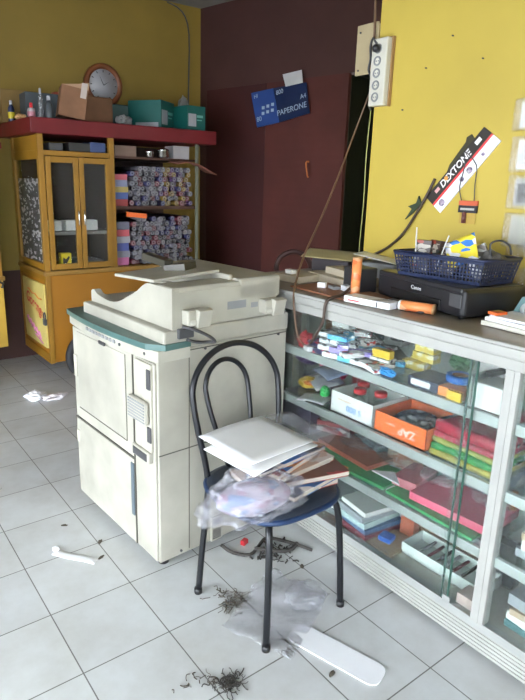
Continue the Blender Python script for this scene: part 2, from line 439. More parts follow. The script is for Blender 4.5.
b = B(); b.tube([(.218, -.248, 0), (.228, -.235, .2), (.24, -.218, .36), (.262, -.185, .418), (.33, -.10, .428)], .012, 10); build('leg', b, blackm, ch)
b = B(); b.tube([(.569, -.238, 0), (.560, -.228, .2), (.548, -.214, .37), (.525, -.19, .42), (.44, -.11, .428)], .012, 10); build('leg', b, blackm, ch)
for x, y in ((.218, -.248), (.569, -.238), (.183, .108), (.568, .172)): build('foot_cap', B().cyl((x, y, 0), (x, y, .02), .0145, 12), black, ch)
def superell(cx, cy, a, z, n=40, e=3.0):
    out = []
    for k in range(n):
        t = 2*PI*k/n; c, s = math.cos(t), math.sin(t)
        out.append((cx+a*math.copysign(abs(c)**(2/e), c), cy+a*math.copysign(abs(s)**(2/e), s), z))
    return out
b = B(); rings = [(.185, .418), (.2, .424), (.205, .436), (.202, .452), (.18, .462)]
vs = []; 
for a, z in rings: vs += superell(.388, -.04, a, z)
fs = [tuple(range(40))[::-1], tuple(160+k for k in range(40))]+[(i*40+k, i*40+(k+1) % 40, (i+1)*40+(k+1) % 40, (i+1)*40+k) for i in range(4) for k in range(40)]
b.add(vs, fs, True); build('seat', b, mat('dark seat vinyl', (.02, .03, .05), .4, var=.3), ch)
b = B().tube([(p[0], p[1], p[2]) for p in superell(.388, -.04, .206, .440, 40)], .009, 8, True, 1)
build('seat_piping', b, mat('blue piping', (.012, .035, .10), .4), ch, 'blue edge piping')
b = B().tube([superell(.388, -.04, .14, .416, 24, 2)[k] for k in range(24)], .009, 8, True, 1); build('seat_ring', b, blackm, ch)

# goods piled on the chair
rnd = random.Random(3)
pm = [printed('magazine a', (.55, .2, .06), [(.05, .15, .4), (.7, .5, .3), (.2, .03, .03)], 16), printed('magazine b', (.05, .16, .42), [(.8, .75, .7), (.5, .2, .05), (.03, .04, .1)], 18),
      printed('magazine c', (.16, .06, .04), [(.5, .3, .2), (.1, .1, .12), (.4, .05, .05)], 14), printed('magazine d', (.6, .45, .35), [(.3, .08, .05), (.7, .65, .6)], 17)]
z = .463
mags = [(.43, -.06, .31, .22, -6, .022, 2, 'dark brown magazine at the bottom of the pile on the chair seat'), (.46, -.10, .30, .21, 9, .018, 1, 'blue covered magazine second from the bottom of the chair pile'),
        (.455, -.085, .31, .215, -14, .018, 2, 'brown magazine in the middle of the chair pile, sticking out rightwards'), (.43, -.05, .30, .21, 4, .016, 3, 'tan covered booklet in the upper half of the chair pile'),
        (.42, -.03, .30, .215, 16, .018, 0, 'orange covered magazine near the top of the chair pile'), (.39, -.03, .31, .22, 6, .014, 1, 'blue printed magazine directly under the white sheets on the chair')]
for x, y, w_, d_, a, t, k, lab in mags:
    o = thing('magazine', lab, 'magazine', (x, y, z), R(a), 'magazines piled on the chair')
    M = Matrix.Translation((x, y, z)) @ Matrix.Rotation(R(a), 4, 'Z')
    build('cover', B().box(-w_/2, w_/2, -d_/2, d_/2, t-.0015, t, .0, M).box(-w_/2, w_/2, -d_/2, d_/2, 0, .0015, 0, M).box(-w_/2, w_/2, d_/2-.0015, d_/2, 0, t, 0, M), pm[k], o)
    build('pages', B().box(-w_/2+.003, w_/2-.003, -d_/2+.002, d_/2-.0017, .0016, t-.0016, 0, M), mat('page edges', (.5, .45, .38), .8), o)
    z += t+.0025
# z ~ .548
b = B().sheet((.315, -.070, z+.032), .30, .235, R(7), .004, fn=lambda u, v: .006*math.sin(3*u)+.008*(1-v)*(u-.4))
tag(build('paper_sheet', b, white), 'thin stack of white paper sheets just below the topmost sheet on the chair pile', 'paper')
b = B().sheet((.330, -.022, z+.042), .29, .262, R(5), .0025, fn=lambda u, v: .008*math.sin(2.6*u)*v+.004*(1-u))
tag(build('paper_sheet', b, white), 'large blank white paper lying topmost on the pile on the chair', 'paper')
# plastic bag of goods
bg = thing('plastic_bag', 'crumpled clear plastic bag bulging over the front left edge of the chair seat', 'plastic bag', (.25, -.16, .462))
b = B().blob((.205, -.165, .445), (.33, .19, .18), .30, 4, 4, True, rz=R(-10)); build('bag', b, glassy('milky crinkled film', tint=(.93, .93, .95), haze=.15, hazecol=(.6, .6, .65), rough=.15, bump=1.), bg)
b = B().blob((.225, -.155, .463), (.26, .13, .11), .06, 9, 3, rz=R(-10)); build('contents', b, printed('bag contents', (.42, .38, .46), [(.25, .32, .48), (.55, .5, .58), (.36, .24, .32)], 45), bg, 'bluish and pink goods inside the bag')
b = B().sheet((.485, -.01, z+.004), .26, .30, R(25), .0008, 16, 16, fn=lambda u, v: .022*math.sin(9*u+3*v)*math.sin(7*v)+.02*u)
tag(build('plastic_wrap', b, film), 'loose crinkled clear plastic wrap over the right side of the chair pile', 'plastic wrap')

# ---------------------------------------------------------------- display counter
CF, CB, CY0, CY1, CH = .76, 1.28, -1.55, .78, 1.045
ct = thing('display_counter', 'long aluminium and glass display counter along the yellow wall', 'display counter', (1.02, -.4, 0))
b = B().box(CF+.005, CB, CY0, CY1, .02, .105, .002)
for k in range(6): b.box(CF+.001, CF+.01, CY0, CY1, .022+k*.014, .033+k*.014, .002)
build('plinth', b, aluw, ct)
for y in (CY0+.05, -.65, .7): build('foot', B().box(CF+.03, CF+.08, y-.025, y+.025, 0, .021), black, ct)
b = B().box(CF-.008, CF+.03, CY0, CY1, .105, .126, .003).box(CF-.010, CF-.004, CY0, CY1, .118, .134, .001); build('door_track', b, alu, ct)
b = B().box(CF+.02, CB, CY0, CY1, .105, .112); build('bottom_board', b, mat('bottom board', (.4, .38, .33), .7), ct)
for y in (-.645, CY0+.02, CY1-.02):
    b = B().box(CF-.012, CF+.028, y-.022, y+.022, .126, .972, .003).box(CF-.0145, CF-.010, y-.006, y+.006, .13, .97); build('post', b, aluw, ct)
for y in (-.645, CY0+.02, CY1-.02):
    build('post', B().box(CB-.03, CB, y-.02, y+.02, .105, .99, .002), alu, ct)
b = B().box(CF-.014, CF+.03, CY0, CY1, .970, 1.004, .004).box(CF-.02, CF+.012, CY0, CY1, 1.004, 1.046, .005).box(CF-.024, CF-.018, CY0, CY1, 1.012, 1.036, .002); build('top_rail', b, aluw, ct)
b = B().box(CF+.012, CB, CY0, CY1, 1.022, 1.044, .001); build('counter_top', b, mat('brown grey laminate', (.27, .235, .19), .35, var=.25, scale=7), ct)
b = B().box(CB-.012, CB-.004, CY0, CY1, .112, 1.02); build('back_panel', b, mat('pale back panel', (.42, .43, .41), .6), ct)
b = B().box(CF+.03, CB-.012, CY1-.006, CY1, .11, 1.02); build('end_panel', b, clear, ct)
for zz in (.81, .595, .37):
    b = B().box(CF+.022, CB-.014, CY0+.04, -.667, zz-.006, zz).box(CF+.022, CB-.014, -.623, CY1-.045, zz-.006, zz); build('shelf', b, glassy('shelf glass', tint=(.88, .93, .91), haze=.10, hazecol=(.30, .35, .33)), ct)
    b = B().box(CF+.006, CF+.022, CY0+.04, -.667, zz-.032, zz+.002, .002).box(CF+.006, CF+.022, -.623, CY1-.045, zz-.032, zz+.002, .002); build('shelf_rail', b, mat('grey shelf rail', (.42, .45, .44), .4, .3), ct)
# sliding glass doors: two per bay with overlap
for y0, y1, x in ((-.622, .10, CF-.004), (-.53, .75, CF+.0015), (CY0+.045, -1.10, CF-.004), (-1.16, -.668, CF+.0015)):
    if (y0, y1) == (-.622, .10): y1 = -.495
    b = B().box(x-.0015, x+.0015, y0, y1, .128, .972); build('sliding_glass', b, glassd, ct)
b = B().box(CF-.008, CF-.005, -.540, -.533, .128, .972).box(CF-.0005, CF+.004, -.512, -.506, .128, .972)
build('glass_edge', b, mat('dark green glass edge', (.02, .06, .045), .2), ct)
b = B().box(CF-.010, CF-.002, -.546, -.518, .128, .152, .002); build('runner_clip', b, alu, ct)

# ---------------------------------------------------------------- goods in the counter
S1, S2, S3, S0 = .812, .597, .372, .113
def carton(name, label, cat, c, dims, rz, m, group=None, lid=None, tilt=(0, 0)):
    b = B().cbox((c[0], c[1], c[2]+dims[2]/2), dims, R(rz), R(tilt[0]), R(tilt[1]), bev=min(dims)*.06)
    return tag(build(name, b, m), label, cat, group)
inkm = [printed('refill white', (.9, .9, .92), [(.02, .02, .03), (.75, .77, .8), (.02, .02, .03)], 75, fill=.3), printed('refill cyan', (.15, .55, .85), [(.85, .9, .9), (.02, .1, .3)], 60, fill=.35),
        printed('refill white red', (.9, .88, .88), [(.7, .05, .05), (.02, .02, .02)], 65, fill=.3), printed('refill violet', (.38, .3, .7), [(.8, .8, .9), (.1, .05, .3)], 55, fill=.35),
        printed('refill black', (.03, .03, .035), [(.5, .5, .5), (.2, .03, .03)], 55, fill=.35), printed('refill navy red', (.04, .04, .12), [(.5, .04, .08), (.02, .02, .03)], 45)]
protos = []
for k, m in enumerate(inkm):
    b = B().box(-.021, .021, -.043, .043, 0, .019, .001)
    o = build('refill_box', b, m, base=Vector((0, 0, 0)))
    tag(o, 'small printed refill carton in the jumbled heap on the top glass shelf', 'carton', 'refill cartons heaped on the top shelf'); protos.append(o)
rnd = random.Random(11); used = set()
spots = []
for lay in range(4):
    for i in range(5-lay if lay else 6):
        for j in range(4 if lay < 2 else 3):
            y = .21-i*.062-lay*.012+rnd.uniform(-.008, .008); x = .805+j*.058+lay*.012+rnd.uniform(-.008, .008)
            if y < -.11 and lay > 0: continue
            spots.append((x, y, S1+.001+lay*.0205, R(rnd.uniform(-70, 60)) if lay > 1 else R(rnd.choice((8, -14, 20, 75))+rnd.uniform(-6, 6)), rnd.uniform(-.0, .0)))
for i, (x, y, zz, a, _) in enumerate(spots):
    w_ = [0, 0, 0, 1, 2, 3, 4, 2, 1]; k = rnd.choice(w_)
    if y > .13: k = rnd.choice((4, 5, 5, 0))
    if k not in used: o = protos[k]; used.add(k)
    else: o = copy_tree(protos[k])
    o.location = (x, y, zz); o.rotation_euler = (0, 0, a)
for k in range(len(protos)):
    if k not in used: bpy.data.objects.remove(protos[k])
def crumple(name, label, cat, c, d, m, seed, amp=.35, rz=0, facet=True):
    return tag(build(name, B().blob(c, d, amp, seed, 3, facet, rz), m), label, cat)
crumple('ribbon_rosette', 'crumpled bright red ribbon rosette at the left end of the top glass shelf', 'rosette', (.802, .262, S1), (.05, .075, .07), red, 3, .5)
carton('carton', 'white oblong carton lying on top of the refill heap, top shelf', 'carton', (.955, .20, S1+.082), (.05, .085, .03), 10, whitec)
carton('carton', 'yellow orange carton beside the right edge of the refill heap, top shelf', 'carton', (.885, -.075, S1+.03), (.03, .08, .03), 4, yellow)
carton('carton', 'plain white carton under the yellow orange one, top shelf', 'carton', (.885, -.075, S1), (.05, .09, .0295), 4, inkm[0])
crumple('plastic_pouch', 'bright blue crumpled plastic pouch at the front of the top shelf', 'pouch', (.80, -.165, S1), (.035, .085, .028), mat('bright blue plastic', (.02, .3, .75), .3), 8, .3)
carton('carton', 'long grey carton lying flat towards the back, middle of the top shelf', 'carton', (1.03, .075, S1+.0), (.05, .22, .035), -32, mat('grey board', (.33, .34, .31), .6))
carton('carton', 'long dark grey carton behind the yellow orange one, top shelf', 'carton', (.99, -.06, S1), (.05, .2, .028), -38, mat('dark board', (.17, .18, .17), .6))
carton('carton', 'small carton with a pale grey face at the back of the top shelf', 'carton', (1.17, .09, S1), (.06, .09, .05), 5, printed('grey face', (.45, .47, .46), [(.06, .07, .07)], 22))
ym = printed('yellow erasers', (.65, .5, .1), [(.75, .7, .5), (.12, .3, .2), (.85, .6, .05)], 34)
pos = [(.955, -.15, 0), (.955, -.20, 0), (.99, -.17, 1), (.985, -.215, 1), (1.0, -.17, 2), (1.0, -.205, 2), (1.03, -.19, 3), (1.02, -.14, 0)]
p0 = build('carton', B().box(-.022, .022, -.025, .025, 0, .03, .001), ym, base=Vector((0, 0, 0)))
tag(p0, 'small yellow patterned carton in the stack in the middle of the top glass shelf', 'carton', 'yellow cartons stacked on the top shelf')
for i, (x, y, l) in enumerate(pos):
    o = p0 if i == 0 else copy_tree(p0)
    o.location = (x, y, S1+l*.0305); o.rotation_euler = (0, 0, R(rnd.uniform(-10, 10)))
o = thing('stapler_box', 'dark blue open box with a white label at the front of the top shelf', 'box', (.84, -.33, S1))
build('body', B().box(.785, .90, -.39, -.27, S1, S1+.035, .002), mat('dark blue box', (.03, .04, .08), .4), o)
build('label_panel', B().box(.7835, .7852, -.36, -.285, S1+.008, S1+.028), whitec, o)
tape = thing('tape_roll', 'blue tape roll lying on top of an orange packet on the top shelf', 'tape roll', (.88, -.405, S1+.032))
b = B(); b.lathe([(.026, 0), (.045, 0), (.045, .022), (.026, .022), (.026, 0)], (.88, -.405, S1+.0325), 28, cap=False); build('tape', b, mat('glossy blue tape', (.02, .15, .55), .2), tape)
b = B(); b.lathe([(.022, 0), (.0255, 0), (.0255, .022), (.022, .022), (.022, 0)], (.88, -.405, S1+.0325), 24, cap=False); build('core', b, brownc, tape)
carton('packet', 'orange packet under the blue tape roll on the top shelf', 'packet', (.855, -.42, S1), (.13, .10, .032), 6, printed('orange packet', (.75, .25, .06), [(.8, .6, .05), (.5, .1, .03)], 26, fill=.3))
carton('packet', 'small yellow packet with a black mark at the front of the top shelf', 'packet', (.785, -.452, S1), (.012, .05, .03), 0, yellow)
carton('box', 'tall white box standing beside the aluminium post on the top shelf', 'box', (.84, -.562, S1), (.11, .105, .082), 0, whitec)
carton('book', 'grey spined book standing left of the tall white box, top shelf', 'book', (.85, -.498, S1), (.13, .014, .095), 0, mat('grey spine', (.35, .37, .36), .5))
carton('box', 'white box at the back of the top shelf behind the black bar', 'box', (1.12, -.43, S1), (.10, .17, .07), 4, whitec)
carton('hole_punch', 'long black bar resting across the boxes on the top shelf', 'punch', (.99, -.52, S1+.083), (.27, .022, .014), -4, black)
crumple('artificial_plant', 'crumpled green plastic packet at the back of the top shelf', 'packet', (1.1, -.27, S1), (.08, .09, .06), mat('dull green', (.06, .2, .08), .5), 5, .4).name = 'plastic_packet'
carton('box', 'brown cardboard box at the back left of the top shelf', 'box', (1.16, .33, S1), (.16, .2, .09), 5, brownc)
carton('bottle_rack', 'dark green box at the back of the top shelf behind the refill heap', 'box', (1.17, .21, S1), (.1, .09, .07), -4, mat('dark teal', (.03, .09, .08), .5)).name = 'box'

# shelf 2
def envelope(label, c, rz, m, w_=.11, d_=.2, zoff=0):
    b = B().sheet((c[0], c[1], c[2]), w_, d_, R(rz), .002, 4, 6, fn=lambda u, v: .004*math.sin(4*v)+zoff*u)
    return tag(build('envelope', b, m), label, 'envelope')
envelope('white printed envelope lying flat at the front left of the second shelf', (.815, .205, S2+.003), 22, printed('white env', (.7, .68, .72), [(.6, .4, .35), (.4, .4, .6)], 22, fill=.2), .10, .12)
envelope('white and grey envelope leaning in the middle left of the second shelf', (.93, .27, S2+.03), -28, printed('grey env', (.55, .56, .62), [(.3, .3, .42), (.7, .7, .72)], 20, fill=.4), .12, .19, .03)
envelope('pale blue envelope above the white and grey one on the second shelf', (1.0, .29, S2+.055), -20, printed('blue env', (.35, .42, .62), [(.7, .7, .75), (.2, .25, .45)], 20, fill=.4), .12, .17, .03)
crumple('toy_packet', 'yellow and orange packet behind the white envelope on the second shelf', 'packet', (.90, .335, S2), (.08, .09, .05), printed('yo', (.75, .5, .05), [(.7, .2, .04), (.1, .4, .1)], 30), 12, .2)
crumple('toy_packet', 'small bright green packet left of the white and blue lettered box', 'packet', (.86, .19, S2+.008), (.04, .04, .05), mat('bright green', (.04, .55, .12), .4), 13, .2)
crumple('pompom', 'pink ball nearer the left end at the back of the second shelf', 'pompom', (1.14, .46, S2), (.08, .08, .08), pink, 14, .25)
crumple('pompom', 'pink ball right of the other one at the back of the second shelf', 'pompom', (1.10, .335, S2+.0), (.07, .07, .075), pink, 15, .25)
crumple('plastic_packet', 'dark purple packet at the far left back of the second shelf', 'packet', (1.15, .60, S2), (.12, .15, .08), purple, 16, .2)
carton('box', 'dark red box at the back of the second shelf right of the pink balls', 'box', (1.16, .20, S2), (.1, .14, .06), 6, mat('dark red', (.3, .02, .03), .5))
# white box with blue lettering (open tray)
def tray(name, label, x0, x1, y0, y1, zb, h, m, inner, front=None):
    o = thing(name, label, 'box', ((x0+x1)/2, (y0+y1)/2, zb)); t = .003
    b = B().box(x0, x1, y0, y1, zb, zb+t).box(x0, x0+t, y0, y1, zb, zb+h).box(x1-t, x1, y0, y1, zb, zb+h).box(x0, x1, y0, y0+t, zb, zb+h).box(x0, x1, y1-t, y1, zb, zb+h)
    build('tray', b, m, o)
    return o
o = tray('open_box', 'white open box with blue lettering at the front of the second shelf', .79, .98, -.13, .085, S2+.001, .085, whitec, None)
cob = mat('blue ink', (.02, .25, .7), .5)
lettering('008 S', .034, cob, o, (.7895, -.035, S2+.032), *FX)
build('stripe', B().box(.7892, .79, -.02, .05, S2+.058, S2+.061), mat('faint orange ink', (.8, .45, .2), .5), o)
for i, (x, y) in enumerate(((.86, .0), (.90, -.07), (.93, .045))):
    j = thing('jar', ('glass jar with a red lid nearest the front in the white lettered box', 'glass jar with a red lid at the right in the white lettered box', 'glass jar with a red lid at the back in the white lettered box')[i], 'jar', (x, y, S2+.005))
    b = B().lathe([(.026, 0), (.027, .01), (.027, .07), (.022, .078)], (x, y, S2+.005), 20); build('jar_body', b, clear, j)
    b = B().lathe([(.025, 0), (.025, .016), (.022, .019)], (x, y, S2+.083), 20); build('lid', b, red, j)
    b = B().lathe([(.022, 0), (.022, .05)], (x, y, S2+.008), 16); build('filling', b, whitec, j)
o = tray('open_box', 'bright orange open box with upside down white lettering on the second shelf', .79, 1.0, -.365, -.14, S2+.001, .075, orange, None)
wi = mat('white ink', (.85, .85, .85), .5)
lettering('ZAP', .040, wi, o, (.7895, -.285, S2+.036), (0, 1, 0), (0, 0, -1))
build('small_print', B().box(.7892, .79, -.232, -.196, S2+.042, S2+.047), mat('pale ink', (.85, .6, .5), .5), o)
crumple('key_chains', 'heap of dark metal key rings inside the orange open box', 'key rings', (.89, -.25, S2+.005), (.15, .16, .085), printed('dark metal', (.03, .035, .04), [(.35, .36, .37), (.1, .1, .12)], 60, .25, .35), 21, .35)['kind'] = 'stuff'
crumple('plastic_wrap', 'clear crinkled film lying over the key rings in the orange box', 'plastic wrap', (1.03, -.19, S2+.076), (.14, .18, .05), film, 22, .25)
# red/green/yellow plastic bag packs (layers)
pk = [(mat('olive yellow film', (.45, .4, .08), .3, var=.4, scale=30), 'yellow'), (mat('green film', (.04, .3, .08), .25, var=.4, scale=30), 'green'), (mat('lime film', (.4, .45, .12), .25, var=.4, scale=30), 'lime green'),
      (mat('rose film', (.5, .05, .09), .2, var=.35, scale=30), 'rose red'), (mat('crimson film', (.42, .02, .05), .18, var=.3, scale=20), 'crimson')]
zz = S2+.001
for i, ((m, cn), h) in enumerate(zip(pk, (.018, .022, .014, .018, .034))):
    b = B().sheet((.995, -.495, zz), .40-.01*i, .236, 0, h-.001, 14, 10, fn=lambda u, v, i=i: .003*math.sin(11*u+i)*math.sin(9*v+2*i) if 0 < i else 0)
    tag(build('bag_pack', b, m), 'flat pack of %s plastic bags in the stack beside the post, second shelf' % cn, 'bag pack', 'plastic bag packs on the second shelf'); zz += h+.002
# shelf 3
rnd = random.Random(5)
def flat(name, label, cat, c, w_, d_, h, rz, m):
    return tag(build(name, B().cbox((c[0], c[1], c[2]+h/2), (w_, d_, h), R(rz), bev=min(h*.2, .002)), m), label, cat)
pastel = {'green': mat('folder green', (.04, .36, .12), .35), 'pink': mat('folder pink', (.75, .13, .22), .35), 'white': whitec, 'rust': mat('rust', (.4, .1, .05), .5), 'dkblue': mat('dull blue', (.06, .12, .24), .5),
          'teal': mat('dull teal', (.08, .22, .24), .5), 'greyp': mat('grey packets', (.3, .32, .35), .45), 'tan': mat('tan card', (.42, .3, .2), .6), 'maroon': mat('maroon cover', (.2, .03, .05), .5), 'pale': mat('pale blue green', (.45, .58, .58), .45)}
flat('folder', 'green plastic folder at the front of the third shelf', 'folder', (.87, -.02, S3), .17, .36, .012, 3, pastel['green'])
flat('folder', 'rust coloured folder lying on the green one, third shelf', 'folder', (.93, .06, S3+.0125), .16, .3, .02, -4, pastel['rust'])
flat('folder', 'second green folder under the pink files, third shelf', 'folder', (.87, -.40, S3), .17, .36, .010, -2, pastel['green'])
flat('folder', 'bright pink file pack at the front right of the third shelf', 'folder', (.92, -.45, S3+.011), .2, .30, .03, 3, pastel['pink'])
flat('folder', 'paler pink file pack left of the bright pink one, third shelf', 'folder', (.93, -.24, S3+.013), .16, .10, .035, 8, mat('salmon file', (.62, .2, .24), .35))
b = B().prism([(.80, -.14), (.80, -.27), (.86, -.20)], 'z', S3+.05, S3+.055); tag(build('paper_pennant', b, white), 'small white paper triangle lying on the files on the third shelf', 'paper')
flat('box', 'grey blue box of packets at the back of the third shelf behind the pink files', 'box', (1.15, -.35, S3), .18, .34, .13, 0, printed('blue packets', (.12, .18, .26), [(.3, .35, .38), (.06, .08, .12)], 12))
flat('box', 'dark box of packets at the back left of the third shelf', 'box', (1.15, .08, S3), .18, .40, .14, 0, printed('dark packets', (.07, .09, .12), [(.2, .25, .28), (.12, .05, .05)], 14))
flat('box', 'dull purple box at the far left of the third shelf', 'box', (1.05, .45, S3), .3, .28, .12, 0, mat('dull purple', (.1, .08, .13), .5))
for i in range(4):
    crumple('plastic_packet', ['shiny clear packet on the third shelf above the rust folder', 'shiny clear packet on the third shelf beside the white triangle', 'shiny clear packet on the third shelf above the bright pink files', 'shiny clear packet on the third shelf next to the post'][i], 'packet', (.93+.02*i, .05-.19*i, S3+.045), (.14, .15, .05), film, 40+i, .35)
b = B()
for k in range(9): b.lathe([(.011, 0), (.011, .006)], (1.0, -.585, S3+.045+k*.0075), 12)
tag(build('coin_roll', b, mat('orange coins', (.55, .2, .06), .5)), 'column of orange discs standing beside the post on the third shelf', 'discs')
xs = [printed('packets red', (.3, .05, .06), [(.5, .45, .45), (.1, .05, .06)], 25), printed('packets grey', (.3, .33, .35), [(.1, .14, .16), (.45, .2, .15)], 22), printed('packets orange', (.4, .14, .06), [(.5, .4, .3), (.12, .08, .08)], 26), printed('packets teal', (.08, .2, .22), [(.35, .4, .4), (.05, .08, .1)], 24)]
for i, (x, y, w_, d_, h, a, lab) in enumerate(((1.0, .23, .12, .16, .05, 20, 'dull red patterned packet at the left of the third shelf'), (1.03, .02, .10, .12, .06, -15, 'grey patterned packet at the back of the rust folder, third shelf'),
        (1.02, -.13, .06, .14, .07, 10, 'brown orange patterned packet in the middle back of the third shelf'), (1.045, -.30, .025, .16, .09, -4, 'teal patterned packet standing behind the salmon file, third shelf'))):
    carton('packet', lab, 'packet', (x, y, S3+.034 if i < 2 and x < 1.01 else S3), (w_, d_, h), a, xs[i])
# bottom shelf
def bookstack(x, y, w_, d_, specs, rz, where):
    zz = S0
    for i, (h, key, word) in enumerate(specs):
        flat('book', '%s book in the %s on the counter bottom' % (word, where), 'book', (x+rnd.uniform(-.008, .008), y+rnd.uniform(-.008, .008), zz), w_, d_, h, rz+rnd.uniform(-4, 4), pastel[key])
        zz += h+.0008
bookstack(.90, .13, .15, .2, [(.025, 'greyp', 'grey'), (.02, 'white', 'white topped'), (.03, 'rust', 'rust red'), (.02, 'greyp', 'upper grey')], 4, 'leftmost front pile')
bookstack(.90, -.07, .2, .15, [(.03, 'maroon', 'maroon'), (.02, 'dkblue', 'dark blue'), (.025, 'pale', 'pale green'), (.028, 'greyp', 'grey covered'), (.02, 'white', 'white')], -5, 'pile left of the blue packet')
bookstack(1.12, .0, .2, .3, [(.04, 'dkblue', 'dark blue'), (.04, 'maroon', 'maroon'), (.04, 'teal', 'teal'), (.03, 'white', 'white')], 2, 'back left pile')
bookstack(1.12, .38, .22, .3, [(.05, 'greyp', 'grey'), (.05, 'dkblue', 'dark blue'), (.04, 'tan', 'tan')], 2, 'farthest left pile')
bookstack(1.13, -.34, .2, .28, [(.04, 'tan', 'tan'), (.03, 'maroon', 'maroon'), (.04, 'greyp', 'grey')], -2, 'back pile behind the white tray')
flat('packet', 'small dark blue packet on the tan card at the bottom of the counter', 'packet', (.87, -.185, S0+.012), .05, .05, .02, 12, blue)
flat('card_sheet', 'tan card lying flat at the bottom of the counter', 'card', (.88, -.20, S0), .16, .12, .01, 3, pastel['tan'])
carton('box', 'red brown upright packet behind the blue packet at the bottom of the counter', 'packet', (.99, -.2, S0), (.05, .06, .1), 8, pastel['rust'])
o = tray('open_box', 'long shallow white open tray on the bottom of the counter', .87, 1.0, -.585, -.255, S0, .045, mat('tray white', (.66, .72, .70), .5), None)
rr = random.Random(2)
for k in range(6):
    b = B().cyl((.90, -.31-k*.035, S0+.012), (.98, -.33-k*.035, S0+.04), .006, 8); m_ = (pastel['greyp'], pastel['maroon'], black)[k % 3]
    tag(build('marker_pen', b, m_), '%s marker pen lying across the shallow white tray' % ('grey', 'maroon', 'black')[k % 3], 'pen', 'marker pens in the white tray')
carton('box', 'black box standing at the right in the back of the bottom shelf beside the post', 'box', (1.03, -.56, S0), (.05, .12, .16), 3, black)
flat('card_sheet', 'pinkish card pad at the foot of the post on the bottom of the counter', 'card', (.82, -.585, S0), .07, .07, .05, 0, mat('pink beige', (.55, .42, .38), .6))
# right-hand bay
for zz, nm in ((S1, 'top'), (S2, 'second'), (S3, 'third'), (S0, 'bottom')):
    hh = 0
    for i in range(4):
        key = rnd.choice(['pale', 'greyp', 'white', 'teal', 'pink', 'tan', 'dkblue'] if nm != 'second' else ['tan', 'pale', 'greyp', 'white']); h = rnd.uniform(.022, .04)
        flat('notebook', '%s notebook, %s of its pile on the %s shelf right of the post' % ({'pale': 'pale blue', 'greyp': 'grey', 'white': 'white', 'teal': 'teal', 'pink': 'pink', 'tan': 'tan', 'dkblue': 'dark blue'}[key], ('lowest', 'second', 'third', 'topmost')[i], nm), 'notebook',
             (.93, -.80+rnd.uniform(-.01, .01), zz+hh), .2, .2, h, rnd.uniform(-6, 6), pastel[key]); hh += h+.001
    flat('box', 'pale box at the right end of the %s shelf right of the post' % nm, 'box', (.95, -1.06, zz), .25, .24, .12 if nm != 'bottom' else .17, 0, pastel['pale'])
crumple('plastic_packet', 'crumpled magenta packet on the third shelf right of the post', 'packet', (.84, -.78, S3+.128), (.07, .1, .05), printed('magenta pack', (.5, .05, .3), [(.1, .35, .2), (.3, .1, .4)], 25), 31, .25)
crumple('plastic_packet', 'rust brown packet bulging on the bottom shelf right of the post', 'packet', (.85, -.83, S0+.128), (.12, .16, .06), pastel['rust'], 32, .2)

# ---------------------------------------------------------------- on the counter top
TP = 1.046
carton('board', 'thin brown wooden board lying at the left end of the counter top', 'board', (.905, .19, TP), (.21, .38, .006), -4, mat('red brown wood', (.30, .13, .07), .5, var=.2))
def ptfc(c, d, rz, m, label, name='carton', cat='carton'): return carton(name, label, cat, c, d, rz, m)
ptfc((1.10, .36, TP), (.18, .30, .035), -10, mat('beige card', (.55, .48, .36), .6), 'wide flat beige card box at the far left back of the counter top')
ptfc((1.115, .34, TP+.0355), (.14, .17, .03), -14, mat('beige card 2', (.62, .55, .42), .6), 'smaller beige card box on the wide flat one on the counter top')
ptfc((.965, .50, TP), (.16, .15, .03), 3, mat('beige card 3', (.5, .44, .34), .6), 'beige carton beside the photocopier on the counter top')
ptfc((.93, .52, TP+.0305), (.03, .045, .018), 3, whitec, 'tiny white carton on the beige one beside the photocopier')
ptfc((.90, .285, TP+.006), (.025, .035, .022), 30, white, 'tiny white packet left on the brown board on the counter', 'packet', 'packet')
ptfc((.93, .175, TP+.006), (.03, .045, .022), -20, white, 'small white packet nearer the orange tube on the brown board', 'packet', 'packet')
ptfc((.92, .235, TP+.006), (.03, .05, .012), -20, grey, 'small grey packet between the two white ones on the brown board', 'packet', 'packet')
ptfc((.995, .165, TP), (.10, .095, .10), -10, mat('charcoal box', (.035, .035, .04), .4), 'small black speaker box behind the orange tube on the counter', 'speaker_box', 'speaker')
b = B().sheet((1.20, .52, TP+.085), .20, .28, R(35), .0015, fn=lambda u, v: .02*u+.01*v); tag(build('paper_sheet', b, mat('yellowed paper', (.55, .48, .25), .6)), 'yellowish paper sheet jutting out at the far left back of the counter', 'paper')
ptfc((1.20, .50, TP), (.13, .20, .083), 12, mat('dark stack', (.06, .05, .06), .5), 'dark box under the yellowish paper at the far left back of the counter', 'box', 'box')
b = B().sheet((1.21, .25, TP+.1), .13, .2, R(20), .002, fn=lambda u, v: .03*v); tag(build('paper_sheet', b, white), 'white crumpled paper resting behind the black speaker box', 'paper')
ptfc((1.22, .24, TP), (.12, .18, .098), 10, grey, 'grey box against the yellow wall behind the black speaker box', 'box', 'box')
# desk fan ring behind
o = thing('round_frame', 'dark round wooden hoop leaning behind the photocopier near the counter end', 'hoop', (1.27, .885, .93))
b = B(); pts = [(1.30+.0*k, 1.0-.11*math.cos(2*PI*k/20), 1.03+.11*math.sin(2*PI*k/20)) for k in range(20)]
pts = [(1.27+.065*math.cos(2*PI*k/20), .885-.065*math.cos(2*PI*k/20), 1.03+.09*math.sin(2*PI*k/20)) for k in range(20)]
b.tube(pts, .014, 8, True, 2); build('hoop', b, mat('dark brown hoop', (.05, .015, .012), .5), o)
o2 = tag(build('stool', B().lathe([(.10, 0), (.10, .02), (.03, .03), (.03, .80), (.10, .82), (.10, .925)], (1.27, .90, 0), 24), mat('dark stool', (.02, .017, .015), .5)), 'dark pedestal drum behind the photocopier carrying the round hoop', 'stand')
